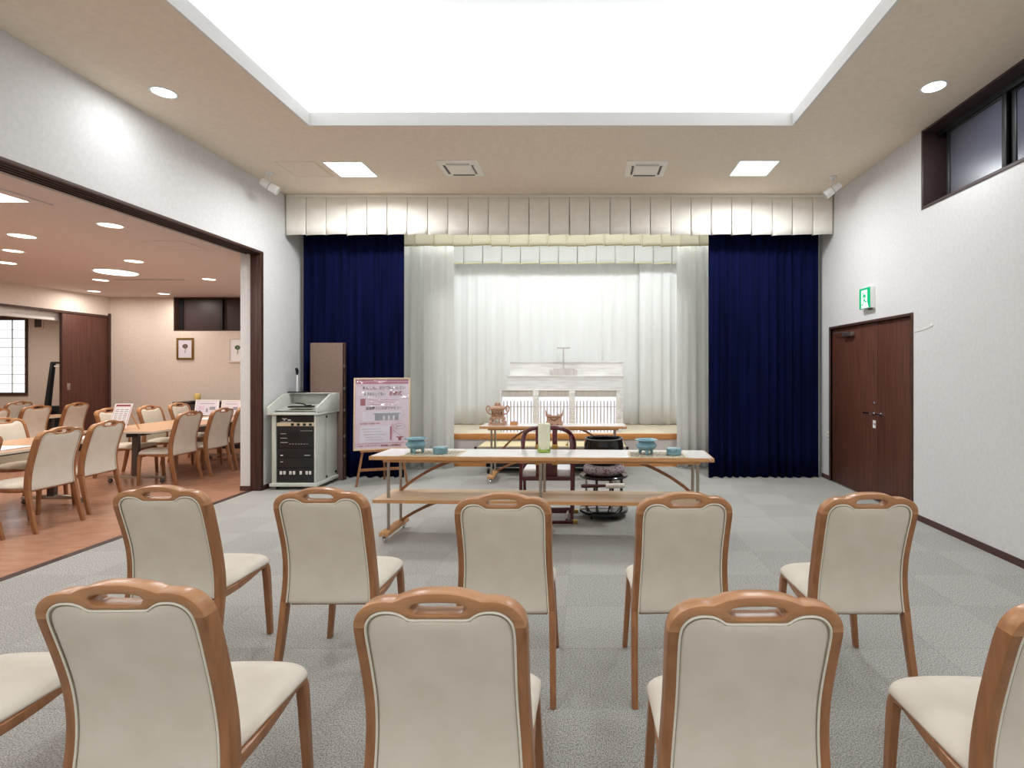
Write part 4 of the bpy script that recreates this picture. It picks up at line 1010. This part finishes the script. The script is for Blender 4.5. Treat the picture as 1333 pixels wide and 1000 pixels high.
for i in range(nxx+1):
    for j in range(nzz+1):
        u, v_ = i/nxx, j/nzz
        yy = -.022-.006*math.sin(u*9+4*v_+2*math.sin(7*v_))*math.sin(PI*u)-.004*math.sin(17*v_+5*math.sin(4*u))*math.sin(PI*u)+rr_.uniform(-.0006, .0006)
        for uc, hw_, vc, sl_, cv in ((.16, .14, .90, -.5, .9), (.10, .07, .93, .2, 0), (.30, .13, .72, -.35, .8), (.45, .17, .62, -.15, 1.2), (.27, .07, .57, .5, 0), (.78, .10, .86, -.2, 0), (.93, .07, .73, .1, 0), (.74, .06, .63, .5, 0), (.10, .06, .76, .3, 0)):
            du = (u-uc)/hw_
            if abs(du) < 1: yy -= .017*(1-du*du)**.5*math.exp(-((v_-vc-sl_*(u-uc)-cv*(u-uc)**2)/.011)**2)
        fv.append(b.bm.verts.new((-.325+.65*u, yy, .02+.895*v_)))
for i in range(nxx):
    for j in range(nzz): b.bm.faces.new((fv[i*(nzz+1)+j], fv[(i+1)*(nzz+1)+j], fv[(i+1)*(nzz+1)+j+1], fv[i*(nzz+1)+j+1]))
obj('clear_film', b, 'clear', p, angle=180)
RX = (PI/2, 0, 0)
text('writing', 'あんしん、だけで終わらない', .052, 'ink', sh, (-.245, -.0112, .785), RX, bold=.0006, xs=.78)
text('writing', 'みすぼらしくない', .05, 'ink', sh, (-.225, -.0125, .706), RX, bold=.0006, xs=.66)
text('writing', 'お葬式', .062, 'crimson', sh, (.08, -.0112, .705), RX, bold=.0015, xs=.85)
text('writing', '家族葬といえばファミリー', .042, 'ink', sh, (-.20, -.0112, .525), RX, bold=.0006, xs=.88)
text('writing', '事前相談・お見積り無料', .022, 'rose', sh, (-.27, -.0112, .335), RX, bold=.0003)
text('writing', 'お気軽に', .026, 'crimson', sh, (.158, -.0125, .292), RX, bold=.0003)
text('writing', 'ご相談・お問い合わせ', .026, 'rose', sh, (-.30, -.0112, .045), RX, bold=.0003, xs=.9)
text('writing', '年中無休 24時間受付', .03, 'crimson', sh, (-.02, -.0112, .043), RX, bold=.0006, xs=.9)

# ================================================================== EQUIPMENT CABINET
t = thing('equipment_cabinet', 'pale grey lectern cabinet with rack equipment in the left corner', 'cabinet', (-3.975, 6.50, 0))
CW, CD = .575, .55
obj('base_plinth', B().box(-.0, CW+.02, -.02, CD, .045, .085), 'grey', t, bevel=.003)
obj('side_panel', B().box(.02, .045, 0, CD, .085, .935), 'grey', t, bevel=.002)
sp = obj('side_panel', B().box(CW-.025, CW, 0, .26, .085, .935), 'grey', t, bevel=.002)
sp2 = obj('side_panel', B().box(CW-.028, CW-.003, .264, CD, .085, .935), 'grey', t, bevel=.002)
for z in (.12, .90): obj('hinge', B().box(CW, CW+.006, .245, .275, z-.02, z+.01), 'black', sp)
obj('latch', B().box(CW-.003, CW+.008, CD-.06, CD-.02, .12, .15), 'black', sp2)
obj('back_panel', B().box(.045, CW-.028, CD-.02, CD, .085, .935), 'grey', t)
obj('front_strip', B().box(.045, .07, .0, .03, .085, .935), 'grey', t, bevel=.002)
def unit(z0, z1, m='rack', y=.02):
    return obj('rack_unit', B().box(.072, CW-.027, y, .40, z0+.0015, z1-.0015), m, t, bevel=.002)
u = unit(.845, .93)
obj('indicator', B().box(.14, .20, .018, .02, .885, .893).box(.16, .175, .018, .02, .868, .878).box(.21, .25, .018, .02, .868, .88).box(.12, .28, .018, .02, .850, .854), 'paper', u)
u = unit(.795, .843, 'beige_metal', .014)
for k in range(4): obj('button', B().box(.255+.075*k, .29+.075*k, .008, .014, .803, .833), 'black', u, bevel=.002)
u = unit(.52, .793)
obj('display', B().box(.23, .35, .0185, .02, .64, .72), 'panelb' if False else 'black', u)
for k in range(3): obj('indicator', B().box(.12, .19+.01*k, .0185, .02, .70-.055*k, .704-.055*k), 'paper', u)
for k in range(9): obj('button', B().box(.37+.017*k, .381+.017*k, .0175, .02, .735, .742), 'grey2', u)
for k in range(7): obj('button', B().box(.23+.036*k, .25+.036*k, .0175, .02, .57, .576), 'grey2', u)
u = unit(.40, .518)
obj('indicator', B().box(.12, .15, .018, .02, .425, .436).box(.42, .49, .018, .02, .428, .434), 'paper', u)
u = unit(.27, .398)
obj('indicator', B().box(.12, .15, .018, .02, .345, .352), 'paper', u)
u = unit(.09, .268)
for k, x in enumerate((.125, .17, .245, .29, .375, .45, .492)):
    s = obj('socket', B().box(x-.014, x+.014, .012, .02, .19, .232), 'valance', u, bevel=.003)
    obj('socket_slot', B().box(x-.006, x-.003, .0115, .012, .20, .222).box(x+.003, x+.006, .0115, .012, .20, .222), 'black', s)
# lectern tray
tr = obj('lectern_tray', B().box(-.025, CW+.035, -.035, CD+.0, .94, .965), 'grey', t, bevel=.003)
prof = [(-.035, .965), (-.035, 1.03), (-.015, 1.045), (.30, 1.185), (CD, 1.195), (CD, .965)]
for x in (-.025, CW+.012): obj('tray_side', B().prism(prof, 'x', x, x+.023), 'grey', tr, bevel=.002)
obj('tray_back', B().box(-.002, CW+.012, CD-.022, CD, .965, 1.19), 'grey', tr, bevel=.002)
obj('tray_shelf', B().obox((CW/2+.005, .30, 1.015), (CW+.012, .40, .012), Matrix.Rotation(R(9), 3, 'X')), 'grey2', tr)
for x in (.06, .52):
    for y in (.05, .48): obj('castor', B().lathe([(.016, -.012), (.022, -.006), (.022, .006), (.016, .012)], 12).xf(Matrix.Rotation(PI/2, 4, 'Y')).move((x, y, .022)), 'black', t)
m_ = thing('microphone', 'slim white microphone stand with black head on the cabinet', 'microphone', (-3.905, 6.98, 1.1965))
obj('mic_base', B().box(-.10, .13, -.06, .06, 0, .016), 'black', m_, bevel=.004)
obj('mic_stem', B().tube([(0, 0, .016), (0, 0, .24)], [.012, .009], 12), 'white', m_)
obj('mic_head', B().tube([(0, 0, .24), (0, 0, .25), (0, 0, .30), (.0, -.02, .325)], [.010, .015, .02, .018], 12), 'black', m_)
# support for the microphone base
obj('rear_ledge', B().box(-.02, CW+.03, CD-.13, CD-.0, 1.188, 1.196), 'grey', tr, bevel=.001)
d_ = thing('remote_unit', 'flat black control unit with a looped cord on the cabinet top', 'control unit', (-3.66, 6.64, 1.022), R(0))
obj('unit_body', B().box(-.15, .15, -.05, .05, 0, .022), 'black', d_, bevel=.006)
obj('keypad', B().box(.05, .12, -.03, .03, .022, .034), 'black', d_, bevel=.003)
obj('cord', B().tube([(-.02+.07*math.cos(a), .01+.03*math.sin(a), .03+.03*math.sin(a*.5)) for a in [k*2*PI/16 for k in range(17)]], .004, 6), 'black', d_)
# folded panel behind the cabinet
t = thing('folding_panel', 'tall folded brown panel board standing behind the grey cabinet', 'panel', (-3.55, 7.11, 0))
obj('panel_leaf', B().box(-.225, .215, -.045, -.010, .0, 1.87), 'panelb', t, bevel=.003)
obj('panel_leaf', B().box(-.225, .225, -.006, .029, .0, 1.875), 'panelb', t, bevel=.003)
obj('edge_trim', B().box(.215, .222, -.045, -.010, .0, 1.87).box(.225, .232, -.006, .029, 0, 1.875), 'brown', t)
for z in (1.55, 1.25, .95, .60, .33): obj('hinge', B().box(.222, .236, -.03, .012, z-.02, z+.02), 'steel', t, bevel=.002)
obj('top_handle', B().box(-.228, -.222, -.03, .01, 1.52, 1.56), 'steel', t)

# ================================================================== DINING ROOM FURNITURE
def dtable(label, x0, x1, y0, y1, legs):
    t = thing('dining_table', label, 'table', ((x0+x1)/2, (y0+y1)/2, 0)); hx, hy = (x1-x0)/2, (y1-y0)/2
    tp = obj('table_top', B().box(-hx, hx, -hy, hy, .692, .716), 'tabedge', t, bevel=.003)
    obj('laminate', B().box(-hx+.003, hx-.003, -hy+.003, hy-.003, .716, .719), 'tabletop2', tp)
    obj('modesty_rail', B().box(-.03, .03, -hy+.2, hy-.2, .62, .69), 'black', t)
    for ly in legs:
        y = ly-(y0+y1)/2
        obj('leg', B().box(-.04, .04, y-.025, y+.025, .09, .692), 'dgrey', t, bevel=.004)
        f = obj('foot_bar', B().loft([[(x, y-.028, z0), (x, y+.028, z0), (x, y+.022, z1), (x, y-.022, z1)] for x, z0, z1 in ((-hx+.12, .06, .085), (-.05, .06, .105), (.05, .06, .105), (hx-.12, .06, .085))]), 'steel', t, bevel=.002)
        for s_ in (-1, 1): obj('castor', B().lathe([(.02, -.02), (.026, -.012), (.026, .012), (.02, .02)], 12).xf(Matrix.Rotation(PI/2, 4, 'Y')).move((s_*(hx-.14), y, .026)).box(s_*(hx-.14)-.015, s_*(hx-.14)+.015, y-.015, y+.015, .04, .065), 'dgrey', f)
dtable('nearest dining table, cut off by the left edge of the photo', -6.45, -5.55, 3.4, 6.10, (3.8, 5.82))
dtable('dining table beyond the gap, carrying the tilted menu card', -6.50, -5.53, 6.60, 9.10, (6.92, 8.75))
dtable('narrow dining table beside the brown sliding door', -9.42, -8.98, 7.2, 9.2, (7.5, 8.9))
dtable('dining table in the side room under the daylit window', -11.3, -10.42, 7.8, 9.55, (8.1, 9.3))
def sheets(label, x, y, z, w_, d_, n, rz, g=None):
    t = thing('paper_stack', label, 'papers', (x, y, z), rz, g)
    for k in range(n): obj('sheet', B().obox((random.uniform(-.01, .01), random.uniform(-.01, .01), .002+.004*k), (w_, d_, .003), Matrix.Rotation(random.uniform(-.05, .05), 3, 'Z')), 'paper', t)
sheets('white papers lying on the nearest dining table at the left edge', -5.80, 5.05, .7192, .3, .5, 3, .1)
sheets('pile of white papers at the far end of the nearest dining table', -5.72, 5.85, .7192, .22, .3, 5, .0)
sheets('white papers on the side room table', -10.75, 9.2, .7192, .5, .8, 3, .0)
sheets('white papers on the far dining table in front of the framed cards', -6.05, 8.35, .7192, .35, .45, 2, .05)
# tilted menu card on a small stand
t = thing('menu_card', 'tilted white menu card with red border on a stand on the far table', 'card', (-6.08, 6.70, .7195), 0)
rot = Matrix.Rotation(R(-19), 4, 'X')
cd = obj('card_board', B().box(-.115, .115, -.004, .004, 0.03, .36).xf(rot), 'paper', t)
obj('card_header', B().box(-.095, .095, -.0055, -.004, .325, .345).xf(rot), 'crimson', cd)
obj('card_border', B().box(-.105, .105, -.0052, -.004, .075, .079).box(-.105, -.101, -.0052, -.004, .079, .318).box(.101, .105, -.0052, -.004, .079, .318).box(-.105, .105, -.0052, -.004, .315, .318).xf(rot), 'rose', cd)
for k in range(8):
    for j in range(3): obj('card_print', B().box(-.085+.06*j, -.04+.06*j, -.0052, -.004, .10+.025*k, .108+.025*k).xf(rot), 'inkg' if (k+j) % 3 else 'rose', cd)
obj('strut', B().tube([(.06, .10, .28), (.12, .20, .0)], .006, 6), 'nosing', t)
obj('strut', B().box(-.06, .06, -.02, .02, 0, .012), 'nosing', t)
obj('strut', B().tube([(-.06, .10, .28), (-.06, .20, .0)], .006, 6), 'nosing', t)
def framed_card(label, x, y, w_, h_, rz):
    t = thing('framed_card', label, 'card', (x, y, .7195), rz)
    t.rotation_euler = (R(-10), 0, rz)
    obj('frame', B().box(-w_/2, w_/2, -.008, .004, 0, .015).box(-w_/2, w_/2, -.008, .004, h_-.015, h_).box(-w_/2, -w_/2+.015, -.008, .004, .015, h_-.015).box(w_/2-.015, w_/2, -.008, .004, .015, h_-.015), 'white', t)
    s = obj('print', B().box(-w_/2+.015, w_/2-.015, -.002, .002, .015, h_-.015), 'pinkp', t)
    obj('print_figure', B().box(-w_*.36, -w_*.1, -.0035, -.002, h_*.35, h_*.6), 'pink', s); obj('print_figure', B().box(w_*.12, w_*.36, -.0035, -.002, h_*.35, h_*.55), 'inkg', s)
    obj('print_line', B().box(-w_*.3, w_*.3, -.0032, -.002, h_*.74, h_*.76), 'ink', s); obj('print_figure', B().box(-w_*.02, w_*.05, -.0036, -.002, h_*.2, h_*.45), 'inkg', s); obj('print_figure', B().box(-w_*.32, -w_*.24, -.004, -.002, h_*.22, h_*.30), 'ink', s)
framed_card('white framed card with pink picture on the far table, left one', -6.60, 8.98, .41, .27, R(0))
framed_card('white framed card on the far table, right one beside the wall edge', -6.20, 9.0, .33, .26, R(0))
t = thing('dish', 'small shiny white dish at the far end of the far dining table', 'dish', (-6.0, 8.75, .7195))
obj('dish_bowl', B().lathe([(.02, 0), (.035, .003), (.05, .03), (.052, .034), (.046, .032), (.03, .008), (.001, .006)], 24), 'white', t)
# black side cabinet with candle holder
t = thing('side_cabinet', 'low black cabinet against the dining room back wall', 'cabinet', (-7.55, 10.10, 0))
obj('cabinet_body', B().box(-.35, 1.0, -.18, .2, .04, .87), 'black', t, bevel=.003)
obj('cabinet_top', B().box(-.37, 1.02, -.2, .21, .87, .89), 'black', t, bevel=.003)
obj('plinth', B().box(-.33, .98, -.16, .19, 0, .04), 'black', t)
for x in (-.33, .34): obj('door', B().box(x, x+.64, -.195, -.18, .07, .85), 'winframe', t, bevel=.002)
t = thing('yellow_ornament', 'small yellow ornament on a dark dish on the black side cabinet', 'ornament', (-7.55, 10.05, .89))
obj('dish', B().lathe([(.05, 0), (.12, .012), (.13, .02), (.12, .018), (.001, .01)], 24), 'brown', t)
obj('petals', B().lathe([(.03, .012), (.05, .05), (.055, .12), (.048, .155), (.03, .16), (.001, .15)], 12), 'yel', t)
# pictures
def picture(label, x, z, w_, h_, fm, lm):
    t = thing('framed_picture', label, 'picture', (x, Y2, z))
    obj('frame', B().box(-w_/2, w_/2, -.025, 0, -h_/2, -h_/2+.035).box(-w_/2, w_/2, -.025, 0, h_/2-.035, h_/2).box(-w_/2, -w_/2+.035, -.025, 0, -h_/2+.035, h_/2-.035).box(w_/2-.035, w_/2, -.025, 0, -h_/2+.035, h_/2-.035), fm, t, bevel=.004)
    s = obj('print', B().box(-w_/2+.035, w_/2-.035, -.012, 0, -h_/2+.035, h_/2-.035), 'pinkp' if fm == 'gilt' else 'paper', t)
    b = B()
    for k in range(7):
        a = k*2*PI/7; b.lathe([(.024, 0), (.018, .002)], 8, (0, 0, 0)).xf(Matrix.Identity(4))
        for v_ in list(b.bm.verts)[-16:]: v_.co = Vector((v_.co.x+.035*math.cos(a), -.0135-v_.co.z*.3, v_.co.y+.05+.025*math.sin(a)))
    obj('flower_heads', b, lm, s)
    obj('flower_stem', B().tube([(0, -.0135, .04), (.005, -.0135, -.02), (-.004, -.0135, -.08)], .005, 5), 'leafg', s)
picture('gilt-framed flower print on the dining room back wall', -7.99, 1.925, .335, .43, 'gilt', 'flower')
picture('pale-framed flower picture half hidden by the opening edge', -6.95, 1.90, .36, .50, 'wall2', 'leafg')
# black angled stand in the side room, half hidden by the sliding door
t = thing('black_stand', 'black slanted stand with a horizontal top bar, half hidden by the sliding door', 'stand', (-10.32, 9.85, 0))
obj('post', B().loft([[(x-w_, y-.03, z), (x+w_, y-.03, z), (x+w_, y+.03, z), (x-w_, y+.03, z)] for x, y, z, w_ in ((.03, 0, .05, .05), (.07, 0, .75, .045), (.18, 0, 1.64, .028))]), 'black', t, bevel=.004)
obj('top_bar', B().box(.16, .62, -.03, .03, 1.62, 1.66), 'black', t, bevel=.004)
obj('clip_bar', B().box(.22, .5, -.02, .0, 1.56, 1.59), 'white', t)
obj('post', B().loft([[(x-.028, y-.03, z), (x+.028, y-.03, z), (x+.028, y+.03, z), (x-.028, y+.03, z)] for x, y, z in ((.78, 0, .05), (.60, 0, 1.64))]), 'black', t)
obj('base_housing', B().loft([[(-a, -.12, z), (a+.12, -.12, z), (a+.12, .12, z), (-a, .12, z)] for a, z in ((.14, .0), (.14, .70), (.08, .82))]), 'black', t, bevel=.01)
obj('foot', B().box(-.12, .9, -.2, .2, 0, .05), 'black', t, bevel=.01)
